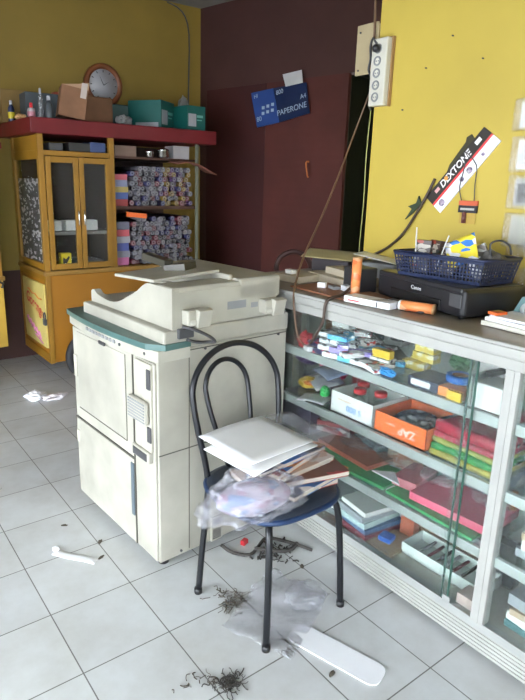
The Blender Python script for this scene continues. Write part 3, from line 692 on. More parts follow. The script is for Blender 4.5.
# orange tube standing
def tubebox(name, label, p0, p1, r):
    o = thing(name, label, 'tube', p0)
    p0, p1 = Vector(p0), Vector(p1); d = (p1-p0).normalized()
    b = B().cyl(p0+d*.006, p1-d*.004, r, 22); build('wrapper', b, printed('orange wrapper', (.80, .27, .09), [(.85, .45, .25), (.7, .16, .05)], 26, .3, .4), o)
    b = B().cyl(p0, p0+d*.007, r*1.03, 22); build('end_cap', b, whitec, o)
    b = B().cyl(p1-d*.006, p1, r*1.03, 22); build('end_cap', b, mat('bronze cap', (.5, .3, .15), .35, .4), o)
tubebox('biscuit_tube', 'orange cylindrical tube standing upright on the counter', (.885, .088, TP), (.887, .088, TP+.155), .0185)
tubebox('biscuit_tube', 'orange cylindrical tube lying on its side in front of the printer', (.84, -.165, TP+.019), (.875, -.285, TP+.019), .018)
# white carton with stripes
o = thing('paper_carton', 'white oblong box with dark diagonal stripes at the front edge of the counter', 'box', (.82, -.055, TP))
Mw = Matrix.Translation((.825, -.05, TP)) @ Matrix.Rotation(R(5), 4, 'Z')
build('box', B().box(-.035, .035, -.10, .10, 0, .024, .002, Mw), white, o)
b = B()
for k in (0, 1): b.prism([(-.03, -.045+k*.02), (-.03, -.039+k*.02), (.03, -.064+k*.02), (.03, -.07+k*.02)], 'z', .0241, .0246, Mw)
b.prism([(-.0356, -.045), (-.0356, -.050), (-.0352, -.050), (-.0352, -.045)], 'z', .003, .021, Mw); build('stripe', b, darkg, o)
build('print', B().box(-.0356, -.0352, .03, .08, .007, .012, 0, Mw), mat('red print', (.6, .1, .1), .5), o)

# printer
PA = math.atan2(-.107, -.453)  # unused direction kept simple
pr_ = thing('inkjet_printer', 'wide black inkjet printer on the counter under the blue basket', 'printer', (1.06, -.20, TP), R(-13.3))
MP = Matrix.Translation((.979, .061, TP)) @ Matrix.Rotation(R(-13.3), 4, 'Z')   # local: +X depth, -Y width
b = B().box(0, .285, -.465, 0, .008, .102, .014, MP, 3); build('body', b, mat('printer black', (.014, .014, .018), .38, var=.3), pr_)
b = B().box(-.004, .27, -.455, -.01, .086, .106, .006, MP); build('scanner_lid', b, mat('printer lid', (.02, .02, .024), .3), pr_)
b = B().box(-.005, .002, -.36, -.09, .016, .052, .003, MP); build('output_slot', b, mat('slot black', (.005, .005, .006), .5), pr_)
b = B().box(-.06, .0, -.34, -.11, .003, .010, .002, MP); build('output_tray', b, darkg, pr_)
b = B().box(-.004, 0, -.455, -.40, .04, .085, .002, MP); build('control_strip', b, darkg, pr_)
for x, y in ((.03, -.03), (.25, -.03), (.03, -.43), (.25, -.43)): build('foot', B().cyl(MP @ Vector((x, y, 0)), MP @ Vector((x, y, .01)), .01, 10), black, pr_)
rt = MP.to_3x3() @ Vector((0, -1, 0))
lettering('Canon', .020, mat('silver ink', (.6, .6, .62), .4), pr_, MP @ Vector((-.0052, -.235, .072)), rt, (0, 0, 1))
# basket
BZ = TP+.107
bk = thing('plastic_basket', 'dark blue perforated plastic basket full of oddments on top of the printer', 'basket', (1.04, -.225, BZ))
bw = mat('dark blue plastic', (.008, .016, .055), .4)
base = [(.945, -.065), (.955, -.385), (1.125, -.40), (1.12, -.075)]
cx = sum(p[0] for p in base)/4; cy = sum(p[1] for p in base)/4
topr = [(cx+(x-cx)*1.16, cy+(y-cy)*1.10) for x, y in base]; BH = .085
b = B(); b.prism(base, 'z', BZ, BZ+.004); build('bottom', b, bw, bk)
b = B()
for i in range(4):
    a0, a1 = Vector((*base[i], BZ)), Vector((*base[(i+1) % 4], BZ)); t0, t1 = Vector((*topr[i], BZ+BH)), Vector((*topr[(i+1) % 4], BZ+BH))
    n = max(8, int((a1-a0).length/.012))
    nrm = (a1-a0).cross(t0-a0).normalized()*.0012
    for k in range(n+1):      # ribs
        f = k/n; p, q = a0.lerp(a1, f), t0.lerp(t1, f); h = (a1-a0).normalized()*.0022
        b.add([p-h-nrm, p+h-nrm, q+h-nrm, q-h-nrm, p-h+nrm, p+h+nrm, q+h+nrm, q-h+nrm], [(0, 1, 2, 3), (7, 6, 5, 4), (0, 4, 5, 1), (2, 6, 7, 3), (0, 3, 7, 4), (1, 5, 6, 2)])
    for g_, hh in ((.0, .14), (.26, .05), (.40, .05), (.54, .05), (.68, .05), (.84, .16)):
        p0, p1, q0, q1 = a0.lerp(t0, g_), a1.lerp(t1, g_), a0.lerp(t0, min(1, g_+hh)), a1.lerp(t1, min(1, g_+hh))
        b.add([p0-nrm, p1-nrm, q1-nrm, q0-nrm, p0+nrm, p1+nrm, q1+nrm, q0+nrm], [(0, 1, 2, 3), (7, 6, 5, 4), (0, 4, 5, 1), (2, 6, 7, 3), (0, 3, 7, 4), (1, 5, 6, 2)])
build('side_wall', b, bw, bk)
b = B().tube([(*p, BZ+BH) for p in topr], .005, 8, True, 1); build('rim', b, bw, bk)
b = B().sheet((0, 0, 0), .11, .10, 0, .002, M=Matrix.Translation((1.02, -.265, BZ+.10)) @ Matrix.Rotation(R(-90), 4, 'Z') @ Matrix.Rotation(R(70), 4, 'X') @ Matrix.Rotation(R(28), 4, 'Z'))
o = tag(build('snack_packet', b, printed('yellow packet', (.80, .65, .05), [(.05, .2, .6), (.75, .75, .8), (.8, .65, .05)], 34, fill=.5)), 'yellow packet with blue blotches standing up in the blue basket', 'packet')
dk = printed('dark oddments', (.05, .03, .025), [(.4, .36, .3), (.3, .05, .03), (.02, .03, .03)], 50)
for i, (x, y, a, h, lab) in enumerate(((1.02, -.11, 12, .118, 'dark red printed packet at the left end of the blue basket'), (1.04, -.15, -20, .12, 'dark printed packet second from the left in the blue basket'), (1.06, -.19, 8, .115, 'dark spotted packet left of the yellow one in the blue basket'))):
    carton('packet', lab, 'packet', (x, y, BZ+.006), (.03, .06, h), a, dk, tilt=(0, 8))
carton('packet', 'silvery grey printed packet leaning behind the yellow one in the blue basket', 'packet', (1.06, -.315, BZ+.006), (.012, .08, .115), 5, printed('silver pack', (.4, .4, .38), [(.15, .13, .12), (.7, .7, .68)], 40), tilt=(-28, 0))
crumple('cable_coil', 'tangled dark grey cable heap at the right end of the blue basket', 'cable', (1.075, -.35, BZ+.03), (.09, .08, .08), mat('cable grey', (.09, .085, .08), .5), 50, .35)
b = B().tube([(1.05, -.36, BZ+.09), (1.05, -.35, BZ+.13), (1.06, -.375, BZ+.145), (1.08, -.40, BZ+.13), (1.08, -.41, BZ+.10)], .0035); tag(build('cable_loop', b, black), 'thin black wire loop rising from the basket right end', 'wire')
b = B().cyl((.99, -.10, BZ+.02), (1.0, -.085, BZ+.17), .0025, 8); tag(build('knitting_needle', b, whitec), 'thin white stick poking up at the left of the blue basket', 'stick')
b = B().cyl((.99, -.19, BZ+.03), (1.01, -.215, BZ+.15), .0025, 8); tag(build('knitting_needle', b, whitec), 'thin white stick beside the yellow packet in the blue basket', 'stick')
# teal tape dispenser right of the printer
o = thing('tape_dispenser', 'teal grey tape dispenser on the counter at the right of the printer', 'tape dispenser', (1.10, -.52, TP))
b = B().prism([(-.60, TP), (-.475, TP), (-.475, TP+.03), (-.50, TP+.085), (-.56, TP+.085), (-.60, TP+.05)], 'x', 1.02, 1.08); build('body', b, mat('teal grey plastic', (.10, .20, .21), .4), o)
b = B().lathe([(.014, 0), (.028, 0), (.028, .012), (.014, .012), (.014, 0)], (1.012, -.53, TP+.045), 24, Matrix.Rotation(R(90), 4, 'Y'), False); build('tape', b, mat('pale tape', (.45, .5, .5), .3), o)
# papers and books at the right of the counter
for i, (w_, d_, h, a, m, lab) in enumerate(((.20, .29, .014, -6, mat('cream pages', (.70, .68, .60), .6), 'cream paper pad at the bottom of the pile at the right end of the counter'),
                                        (.20, .28, .012, -9, white, 'white paper pad in the middle of the pile at the right end of the counter'),
                                        (.19, .27, .008, -4, mat('lilac white', (.68, .68, .76), .6), 'lilac white booklet high in the pile at the right end of the counter'))):
    flat('paper_pad', lab, 'paper pad', (.975+.004*i, -.60-.004*i, TP+(0, .0145, .027)[i]), w_, d_, h, a, m)
b = B().cbox((1.06, -.60, TP+.040), (.11, .26, .005), R(-32)); tag(build('ruler', b, mat('pale green plastic', (.35, .6, .52), .3)), 'pale green folder lying across the paper pile at the right end of the counter', 'folder')
flat('glue_packet', 'small orange and yellow packet on the corner of the paper pile', 'packet', (.925, -.478, TP+.0352), .05, .035, .009, -10, printed('orange yellow', (.8, .15, .04), [(.8, .6, .1), (.8, .15, .04)], 40))

# ---------------------------------------------------------------- on the yellow wall
o = thing('power_strip', 'off-white five socket power strip fixed high on the yellow wall edge', 'power strip', (XW, .385, 1.80))
ps_ = build('housing', B().box(XW-.045, XW-.001, .345, .43, 1.803, 2.072, .006), mat('off white plastic', (.62, .60, .52), .4), o)
build('edge_band', B().box(XW-.018, XW-.0005, .338, .345, 1.80, 2.075, .001).box(XW-.018, XW-.0005, .338, .43, 2.072, 2.076, .001), mat('brown edging', (.35, .2, .08), .6), o)
for k in range(5):
    zc = 2.03-k*.048
    b = B().lathe([(.013, 0), (.019, 0), (.0195, .003), (.013, .003), (.013, 0)], (XW-.0485, .392, zc), 20, Matrix.Rotation(R(90), 4, 'Y'), False).lathe([(.003, 0), (.003, .002)], (XW-.047, .398, zc), 8, Matrix.Rotation(R(90), 4, 'Y')).lathe([(.003, 0), (.003, .002)], (XW-.047, .386, zc), 8, Matrix.Rotation(R(90), 4, 'Y'))
    build('socket', b, grey, ps_)
b = B().lathe([(.017, 0), (.016, .02), (.008, .03)], (XW-.046, .392, 2.03), 16, Matrix.Rotation(R(-90), 4, 'Y'))
tag(build('plug', b, black), 'black round plug in the top socket of the power strip', 'plug')
o = thing('mounting_board', 'beige wooden mounting board jutting past the wall edge behind the power strip', 'board', (XW, .49, 1.93))
build('board', B().box(XW-.012, XW-.0015, .435, .55, 1.945, 2.15, .001), mat('beige board', (.42, .34, .2), .7), o)
for zz in (2.12, 1.965): build('screw', B().cyl((XW-.016, .53, zz), (XW-.012, .53, zz), .004), darkg, o)
build('bracket', B().box(XW-.012, XW-.002, .427, .437, 1.96, 2.14), mat('beige board', (.42, .34, .2), .7), o)
b = B().tube([(XW-.05, .40, 2.05), (XW-.03, .44, 2.08), (XW-.02, .46, 2.05), (XW-.03, .445, 2.0), (XW-.02, .462, 1.96), (XW-.025, .44, 1.93), (XW-.02, .43, 1.88), (XW-.028, .437, 1.82), (XW-.01, .44, 1.79)], .005)
tag(build('cable', b, darkg), 'dark cable knotted over the beige mounting board', 'cable')
b = B().tube([(XW-.02, .442, 2.08), (XW-.02, .45, 2.3), (XW-.015, .43, 2.6), (XW-.012, .42, 2.97)], .005); tag(build('cable', b, mat('brown cable', (.16, .09, .05), .5)), 'brown cable running up the wall edge from the power strip to the ceiling', 'cable')
b = B().tube([(XW-.02, .437, 1.88), (XW-.03, .50, 1.72), (1.18, .50, 1.52), (1.05, .46, 1.34), (.90, .40, 1.18), (.80, .33, 1.10), (.735, .275, 1.03), (.733, .255, .93), (.735, .235, .87), (.740, .205, .845)], .0042, 8, smooth=5)
tag(build('cable', b, mat('brown rubber cable', (.14, .075, .04), .5)), 'long brown cable sagging from the power strip down past the counter end', 'cable')
b = B().tube([(XW-.012, .438, 1.79), (XW-.012, .445, 1.6), (XW-.012, .44, 1.4), (XW-.012, .446, 1.2), (XW-.012, .44, 1.06)], .003); tag(build('wire', b, mat('olive wire', (.25, .25, .08), .5)), 'thin olive wire hanging straight down along the wall edge', 'wire')
b = B().tube([(XW-.008, .07, 1.50), (XW-.012, .095, 1.44), (XW-.012, .14, 1.36), (XW-.012, .20, 1.27), (XW-.012, .28, 1.20), (XW-.03, .36, 1.155), (XW-.10, .37, 1.13), (1.0, .215, 1.16), (.93, .13, 1.10), (.82, .09, 1.062), (.732, .085, 1.046), (.732, .10, .96), (.735, .15, .88), (.738, .17, .86)], .006, 8, smooth=4)
tag(build('cable', b, mat('dark brown cable', (.055, .035, .025), .5)), 'thick dark cable draped from the pen card down across the counter edge', 'cable')
b = B().prism([(.125, 1.40), (.16, 1.36), (.20, 1.33), (.17, 1.375), (.19, 1.385), (.15, 1.40), (.14, 1.43)], 'x', XW-.010, XW-.003)
tag(build('torn_tape', b, mat('dark green tape', (.03, .05, .025), .5)), 'torn dark green tape curl on the wall below the pen card', 'tape')
# pen card: tilted hanging card
o = thing('display_card', 'long tilted pen display card, black over red over white, on the yellow wall', 'card', (XW, -.05, 1.36))
L = Vector((0, .105, 1.426)); T_ = Vector((0, -.12, 1.688)); Rr = Vector((0, -.195, 1.635)); Bt = Vector((0, .03, 1.365))
def quad(a0, a1, f0, f1, x0, x1):
    """strip of the card between fractions f0..f1 across its width"""
    p = [L.lerp(Bt, f0), T_.lerp(Rr, f0), T_.lerp(Rr, f1), L.lerp(Bt, f1)]
    p = [(q[1], q[2]) for q in p]
    return B().prism(p, 'x', x0, x1)
build('black_band', quad(0, 1, 0, .46, XW-.007, XW-.002), mat('black card', (.03, .025, .022), .4), o)
build('red_band', quad(0, 1, .46, .56, XW-.007, XW-.002), mat('red band', (.7, .06, .06), .4), o)
build('white_band', quad(0, 1, .56, 1., XW-.007, XW-.002), white, o)
du = (T_-L).normalized(); wv = (Bt-L).normalized()
pk_ = [L+(T_-L)*.38, L+(T_-L)*.46-wv*.012, L+(T_-L)*.76-wv*.020, L+(T_-L)*.80-wv*.03, L+(T_-L)*.86-wv*.022, L+(T_-L)*.85]
build('header_flap', B().prism([(q[1], q[2]) for q in pk_], 'x', XW-.006, XW-.002), mat('olive black card', (.05, .045, .02), .4), o)
cc = (L+T_)/2
lettering('DEXTONE', .037, wi, o, Vector((XW-.0075, 0, 0))+cc-du*.01+wv*.022, du, -wv, .0003, shear=.2, bold=.0008)
for f, m_, sz in ((.16, mat('pinkish ink', (.7, .4, .4), .5), .012), (.86, wi, .014)):
    p = L+(T_-L)*f+wv*.02; b = B(); b.add([Vector((XW-.0078, 0, 0))+p+du*a*sz+wv*c*sz*.6 for a, c in ((-1, -1), (1, -1), (1, 1), (-1, 1))], [(0, 1, 2, 3)]); b.add([Vector((XW-.0072, 0, 0))+p+du*a*sz+wv*c*sz*.6 for a, c in ((-1, -1), (1, -1), (1, 1), (-1, 1))], [(3, 2, 1, 0)]); build('print_mark', b, m_, o)
p = L+(T_-L)*.33+wv*.016; build('emblem', B().lathe([(.009, 0), (.009, .0008)], (XW-.0082, p[1], p[2]), 16, Matrix.Rotation(R(90), 4, 'Y')), mat('orange ink', (.85, .4, .1), .5), o)
for f, s_ in ((.1, .014), (.45, .010), (.58, .013), (.80, .007)):
    p = L+(T_-L)*f+wv*.072; build('product_picture', B().lathe([(s_, 0), (s_, .0008)], (XW-.0082, p[1], p[2]), 12, Matrix.Rotation(R(90), 4, 'Y')), printed('lilac print', (.4, .32, .42), [(.65, .62, .66), (.15, .12, .2)], 80), o)
# battery card
o = thing('battery_pack', 'small red and black battery card hanging on a wire under the pen card', 'battery card', (XW, -.095, 1.33))
build('header', B().box(XW-.012, XW-.004, -.135, -.055, 1.40, 1.418, .0), mat('red orange ink', (.62, .12, .05), .4), o)
build('header_band', B().box(XW-.012, XW-.004, -.135, -.055, 1.372, 1.3995, 0), mat('near black card', (.03, .025, .03), .4), o)
build('print', B().box(XW-.0128, XW-.012, -.125, -.065, 1.382, 1.390), mat('grey ink', (.5, .48, .45), .5), o)
for y in (-.085,): build('battery', B().cyl((XW-.014, y, 1.332), (XW-.014, y, 1.372), .0085).cyl((XW-.014, y, 1.372), (XW-.014, y, 1.375), .004), mat('brown battery', (.16, .06, .05), .3), o)
build('card', B().box(XW-.006, XW-.0045, -.130, -.060, 1.33, 1.372), mat('amber card', (.5, .33, .06), .5), o)
b = B().tube([(XW-.012, -.065, 1.418), (XW-.012, -.05, 1.47), (XW-.009, -.06, 1.55), (XW-.009, -.05, 1.60)], .0018).tube([(XW-.012, -.12, 1.418), (XW-.012, -.115, 1.48), (XW-.009, -.11, 1.55), (XW-.009, -.06, 1.60)], .0018)
build('hanging_wire', b, darkg, o)
# blister packs at the right
bs = [(-.235, 1.72, .11, 'topmost'), (-.243, 1.585, .125, 'second from the top'), (-.25, 1.455, .12, 'third from the top'), (-.252, 1.32, .125, 'lowest')]
for i, (y1, zc, h, lab) in enumerate(bs):
    o = thing('blister_pack', 'clear blister pack on the yellow wall, %s of the hanging column' % lab, 'blister pack', (XW, y1-.06, zc-h/2))
    build('card', B().box(XW-.006, XW-.003, y1-.125, y1-.022, zc-h/2+.012, zc+h/2-.012), (whitec, whitec, mat('grey card', (.4, .4, .38), .5), mat('pale card', (.5, .5, .42), .5))[i], o)
    build('blister', B().box(XW-.022, XW-.002, y1-.135, y1, zc-h/2, zc+h/2, .008), film, o)
    if i in (1, 2): build('insert', B().box(XW-.0085, XW-.006, y1-.11, y1-.035, zc-h/2+.022, zc+h/2-.03), mat('insert white', (.7, .7, .7), .5) if i == 1 else mat('insert dark', (.12, .12, .12), .5), o)
b = B().sheet((0, 0, 0), .14, .16, M=Matrix.Translation((XW-.004, -.34, 1.19)) @ Matrix.Rotation(R(90), 4, 'Y') @ Matrix.Rotation(R(90), 4, 'Z'), fn=lambda u, v: .008*math.sin(9*u)*math.sin(8*v), nx=12, ny=12)
tag(build('plastic_pouch', b, film), 'clear plastic pouch on the yellow wall below the blister packs', 'pouch')
# dots (old nails) on the wall
for i, (y, zz) in enumerate(((.17, 1.93), (.06, 2.03), (-.08, 1.93), (.27, 1.78))):
    tag(build('nail', B().cyl((XW-.008, y, zz), (XW+.002, y, zz), .003, 8), darkg), 'small nail head in the bare upper part of the yellow wall', 'nail', 'nails in the yellow wall')

# sign on the red-brown shutter
sg = thing('box_sign', 'flattened dark blue printed carton hung tilted on the red brown shutter', 'sign', M12 @ Vector((-.04, -.95, 1.95)))
def onwall(yl, z, x=-.04): return M12 @ Vector((x, yl, z))
def wpoly(pts, x, t=.004):
    b = B(); f = [M12 @ Vector((x-t, y, z)) for y, z in pts]; k = [M12 @ Vector((x, y, z)) for y, z in pts]; n = len(pts)
    b.add(f+k, [tuple(range(n)), tuple(range(2*n-1, n-1, -1))]+[(i, i+n, (i+1) % n+n, (i+1) % n) for i in range(n)]); return b
build('left_panel', wpoly([(-.659, 2.217), (-.90, 2.235), (-.975, 1.965), (-.737, 1.935)], -.035), mat('ink blue', (.02, .06, .24), .4), sg)
build('right_panel', wpoly([(-.902, 2.235), (-1.232, 2.25), (-1.28, 2.02), (-.977, 1.965)], -.035), mat('deep navy', (.006, .018, .07), .35), sg)
rw = (M12.to_3x3() @ Vector((0, -1, .02))); sw = (M12.to_3x3() @ Vector((0, 0, 1)))
ri = mat('pale blue ink', (.35, .45, .6), .5)
rdir = (onwall(-1.28, 2.02)-onwall(-.977, 1.965)).normalized()
lettering('PAPERONE', .062, ri, sg, onwall(-1.10, 2.06, -.0405), rdir, sw)
lettering('80', .055, ri, sg, onwall(-.76, 2.0, -.0405), rdir, sw)
lettering('HI', .045, ri, sg, onwall(-.715, 2.185, -.0405), rdir, sw)
lettering('800', .05, ri, sg, onwall(-.97, 2.20, -.0405), rdir, sw)
lettering('A4', .05, ri, sg, onwall(-1.21, 2.15, -.0405), rdir, sw)
for k in range(6):
    p = onwall(-.80-.05*(k % 3), 2.09-.045*(k//3)+.01*(k % 3), -.0405); build('icon', B().cbox(p, (.002, .028, .024), R(12)), ri, sg)
b = wpoly([(-.998, 2.330), (-1.187, 2.345), (-1.203, 2.25), (-1.034, 2.235)], -.042, .003); tag(build('note_card', b, mat('pale grey card', (.5, .5, .52), .5)), 'small pale grey card sticking up behind the blue carton on the shutter', 'card')

# ---------------------------------------------------------------- food cart with roof, at the back
X0, X1, XR, Y0, Y1 = .52, 1.06, 1.82, 2.70, 3.34
cart = thing('food_cart', 'yellow wooden food cart with glass cabinet and red roof board against the back wall', 'food cart', ((X0+XR)/2, 3.0, 0))
b = B().box(X0+.01, XR, Y0+.008, Y1, .135, .79, .003); build('base_cabinet', b, yorange, cart)
b = B().box(X0, X0+.035, Y0, Y0+.035, .13, .80, .003).box(X0, X0+.012, Y0+.03, Y1, .13, .20, .002).box(X0, X0+.012, Y0+.03, Y1, .755, .80, .002).box(X0, X0+.012, Y1-.04, Y1, .2, .76, .002); build('base_frame', b, ywood, cart)
b = B().box(X0-.015, XR+.01, Y0-.015, Y1, .795, .825, .004); build('table_top', b, mat('ochre wood', (.30, .16, .03), .5, var=.2), cart)
fy = mat('frame yellow wood', (.31, .15, .012), .5, var=.2, scale=5)
def bars(spec, name='frame', m=fy): return build(name, B_multi(spec), m, cart)
def B_multi(spec):
    b = B()
    for s in spec: b.box(*s, .003)
    return b
bars([(X0, X0+.04, Y0, Y0+.04, .825, 1.78)], 'corner_post'); bars([(X1-.02, X1+.02, Y0, Y0+.035, .825, 1.78)], 'corner_post'); bars([(X0, X0+.035, Y1-.06, Y1, .825, 1.78)], 'corner_post')
build('corner_post', B().box(XR-.03, XR-.01, Y0, Y0+.02, .825, 1.76), mat('dull grey metal post', (.16, .17, .13), .5), cart)
bars([(X0+.002, X0+.028, Y0+.04, Y1-.06, .83, .875)], 'side_frame'); bars([(X0+.002, X0+.028, Y0+.04, Y1-.06, 1.60, 1.661), (X0+.002, X0+.02, Y0+.04, Y1-.06, 1.66, 1.76)], 'side_frame')
bars([(X0+.04, X1-.02, Y0+.004, Y0+.03, 1.625, 1.66)], 'front_header')
build('side_glass', B().box(X0+.012, X0+.016, Y0+.04, Y1-.06, .875, 1.60), cartg, cart)
# black and white pattern poster inside the side glass
pb = printed('black white leaf print', (.04, .035, .04), [(.75, .68, .68), (.1, .09, .1), (.8, .75, .75)], 34, fill=.5)
o = build('poster', B().box(X0+.018, X0+.020, Y0+.10, Y1-.075, .84, 1.47), pb, cart, 'black and white speckled poster')
build('poster_margin', B().box(X0+.018, X0+.0205, Y0+.045, Y0+.10, .84, 1.46), mat('poster margin', (.5, .48, .5), .6), cart)
b = B().sheet((0, 0, 0), .07, .16, M=Matrix.Translation((X0-.002, Y0+.05, .93)) @ Matrix.Rotation(R(90), 4, 'Y'), fn=lambda u, v: .01*math.sin(8*u)); 
# two glass doors
def door(x0, x1, side):
    b = B().box(x0, x0+.035, Y0-.012, Y0+.012, .835, 1.62, .003).box(x1-.035, x1, Y0-.012, Y0+.012, .835, 1.62, .003).box(x0+.035, x1-.035, Y0-.012, Y0+.012, .835, .875, .002).box(x0+.035, x1-.035, Y0-.012, Y0+.012, 1.58, 1.62, .002)
    d = build('door', b, fy, cart)
    build('pane', B().box(x0+.035, x1-.035, Y0-.002, Y0+.002, .875, 1.58), cartg, d)
    hx = x1-.018 if side < 0 else x0+.018
    build('handle', B().tube([(hx, Y0-.012, 1.25), (hx, Y0-.03, 1.24), (hx, Y0-.03, 1.16), (hx, Y0-.012, 1.15)], .005), chrome, d)
door(X0+.045, .797, -1); door(.803, X1-.022, 1)
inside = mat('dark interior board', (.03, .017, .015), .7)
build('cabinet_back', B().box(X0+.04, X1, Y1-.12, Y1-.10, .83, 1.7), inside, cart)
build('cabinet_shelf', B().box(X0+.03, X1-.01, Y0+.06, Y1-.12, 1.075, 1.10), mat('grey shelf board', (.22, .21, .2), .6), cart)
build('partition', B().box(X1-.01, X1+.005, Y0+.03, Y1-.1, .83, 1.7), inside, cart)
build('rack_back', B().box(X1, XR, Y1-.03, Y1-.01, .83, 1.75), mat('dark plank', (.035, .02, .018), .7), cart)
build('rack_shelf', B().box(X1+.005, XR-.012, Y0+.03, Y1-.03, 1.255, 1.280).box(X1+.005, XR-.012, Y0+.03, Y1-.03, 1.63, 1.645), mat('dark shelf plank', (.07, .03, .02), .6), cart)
for (x, lab) in ((.64, 'left'), (.78, 'middle'), (.92, 'right')):
    carton('box', 'small white box, %s of three on the shelf behind the cart doors' % lab, 'box', (x, Y0+.16, 1.1005), (.11, .1, .075), 3, whitec)
o = thing('yellow_tin', 'yellow tin with a black emblem at the bottom behind the cart glass', 'tin', (.70, Y0+.07, .827))
build('tin_body', B().box(.655, .735, Y0+.045, Y0+.10, .8265, .945, .006), mat('tin yellow', (.75, .6, .02), .35), o)
build('emblem', B().prism([(.67, .86), (.70, .875), (.72, .91), (.715, .925), (.69, .90), (.672, .915), (.668, .89)], 'y', Y0+.043, Y0+.045), black, o)
crumple('plastic_packet', 'whitish crumpled packet at the lower left behind the cart glass', 'packet', (.605, Y0+.09, .826), (.07, .1, .09), film, 61, .3)
carton('box', 'grey stack of papers at the bottom right behind the cart glass', 'papers', (.90, Y0+.20, .8265), (.2, .25, .05), 0, grey)
# lower side panel sticker
st = mat('pale yellow sticker', (.68, .56, .18), .5, var=.1)
build('sticker', B().box(X0-.003, X0+.011, Y0+.06, Y1-.07, .24, .72, .001), st, cart, 'pale yellow sticker with red and pink script')
inkr = mat('red script', (.6, .06, .03), .5); inkp = mat('pink script', (.7, .25, .45), .5)
lettering('Goreng', .115, inkr, cart, (X0-.0035, 3.02, .545), (0, -1, -.22), (0, 0, 1), name='script', bold=.003)
lettering('m', .10, inkr, cart, (X0-.0035, 2.84, .50), (0, -1, -.3), (0, 0, 1), name='script')
def sq(pts, m, r=.006): build('script', B().tube([(X0-.004, y, z) for y, z in pts], r, 5), m, cart)
sq([(3.2-.02*k, .40-.006*k+.022*math.sin(k*1.9)) for k in range(17)], inkp, .009)
sq([(3.15-.03*k, .64-.004*k+.006*math.sin(k*1.3)) for k in range(12)], mat('orange script', (.7, .25, .04), .5), .006)
sq([(3.02-.025*k, .30-.006*k) for k in range(8)], inkp, .006)
build('padlock', B().box(X0-.02, X0+.0, Y0+.03, Y0+.08, .42, .47, .006).tube([(X0-.01, Y0+.035, .47), (X0-.01, Y0+.035, .50), (X0-.01, Y0+.055, .515), (X0-.01, Y0+.075, .50), (X0-.01, Y0+.075, .47)], .005), darkg, cart)
# roof
build('roof', B().box(X0-.05, 1.96, Y0-.035, YB-.01, 1.765, 1.868, .006), redpaint, cart)
# wheel
def wheel(label, cxy, z, r, tl=0, rz=0):
    o = thing('cart_wheel', label, 'wheel', (cxy[0], cxy[1], z)); MW = Matrix.Rotation(rz, 4, 'Z') @ Matrix.Rotation(R(90), 4, 'X')
    build('tyre', B().lathe([(r*.74, -.025), (r*.93, -.032), (r, -.015), (r, .015), (r*.93, .032), (r*.74, .025), (r*.74, -.025)], (cxy[0], cxy[1], z), 36, MW, False), mat('tyre rubber', (.03, .03, .035), .7), o)
    build('rim', B().lathe([(r*.66, -.016), (r*.75, -.022), (r*.75, .022), (r*.66, .016), (r*.66, -.016)], (cxy[0], cxy[1], z), 36, MW, False), mat('pale rim', (.45, .45, .45), .4, .5), o)
    b = B()
    for k in range(10):
        a = 2*PI*k/10; v = MW @ Vector((math.cos(a)*r*.68, math.sin(a)*r*.68, 0)); b.cyl((cxy[0], cxy[1], z), Vector((cxy[0], cxy[1], z))+v, .004, 6)
    b.lathe([(.02, -.03), (.02, .03)], (cxy[0], cxy[1], z), 14, MW); build('hub', b, grey, o)
wheel('dark cart wheel standing in front of the yellow cart beside the photocopier', (.785, 2.585), .19, .19)
# things under the roof and in the rack
def sheetpile(z0, cols, where):
    zz = z0
    for i, (key, cn, h) in enumerate(cols):
        tag(build('paper_stack', B().cbox((1.145+U(-.006, .006), Y0+.20, zz+h/2), (.125, .30, h), R(U(-2, 2))), mat('stack '+cn, key, .6)), '%s paper stack left of the rolls on the %s shelf of the cart' % (cn, where), 'paper stack', None); zz += h+.001
sheetpile(1.281, [((.3, .05, .05), 'dull red', .05), ((.08, .12, .3), 'dark blue', .05), ((.4, .3, .1), 'ochre', .04), ((.25, .27, .4), 'grey blue', .05), ((.5, .12, .15), 'rose', .04)], 'upper')
sheetpile(.8265, [((.5, .15, .3), 'magenta', .06), ((.25, .25, .3), 'lead grey', .05), ((.1, .12, .35), 'navy', .06), ((.35, .35, .4), 'pale grey', .05), ((.5, .1, .12), 'crimson', .05), ((.15, .15, .2), 'charcoal', .06)], 'lower')
b = B().cbox((1.24, Y0-.02, 1.215), (.16, .03, .035), 0, 0, R(6)); tag(build('folded_card', b, orange), 'orange folded card wedged above the lower rolls of the cart', 'card')
rcol = [((.19, .18, .21), 'pale'), ((.05, .05, .15), 'blue'), ((.19, .04, .06), 'red'), ((.07, .065, .08), 'grey')]
ucol = rcol+[((.27, .18, .04), 'ochre'), ((.11, .06, .17), 'purple')]
def rollproto(col, cn, label, group):
    r = .0205; b = B(); b.lathe([(r, 0), (r, .45), (r*.35, .45), (r*.35, .45), (r*.35, 0), (r, 0)], (0, 0, 0), 10, Matrix.Rotation(R(-90), 4, 'X'), False)
    o = thing('paper_roll', label, 'paper roll', (0, 0, 0), 0, group)
    build('wrap', b, mat('roll '+cn, col, .4), o)
    b = B().lathe([(r*.36, -.0008), (r*.80, -.0008)], (0, 0, 0), 10, Matrix.Rotation(R(-90), 4, 'X'), False); build('paper_edge', b, mat('roll end '+cn, tuple(min(.6, c*.4+.16) for c in col), .7), o)
    return o
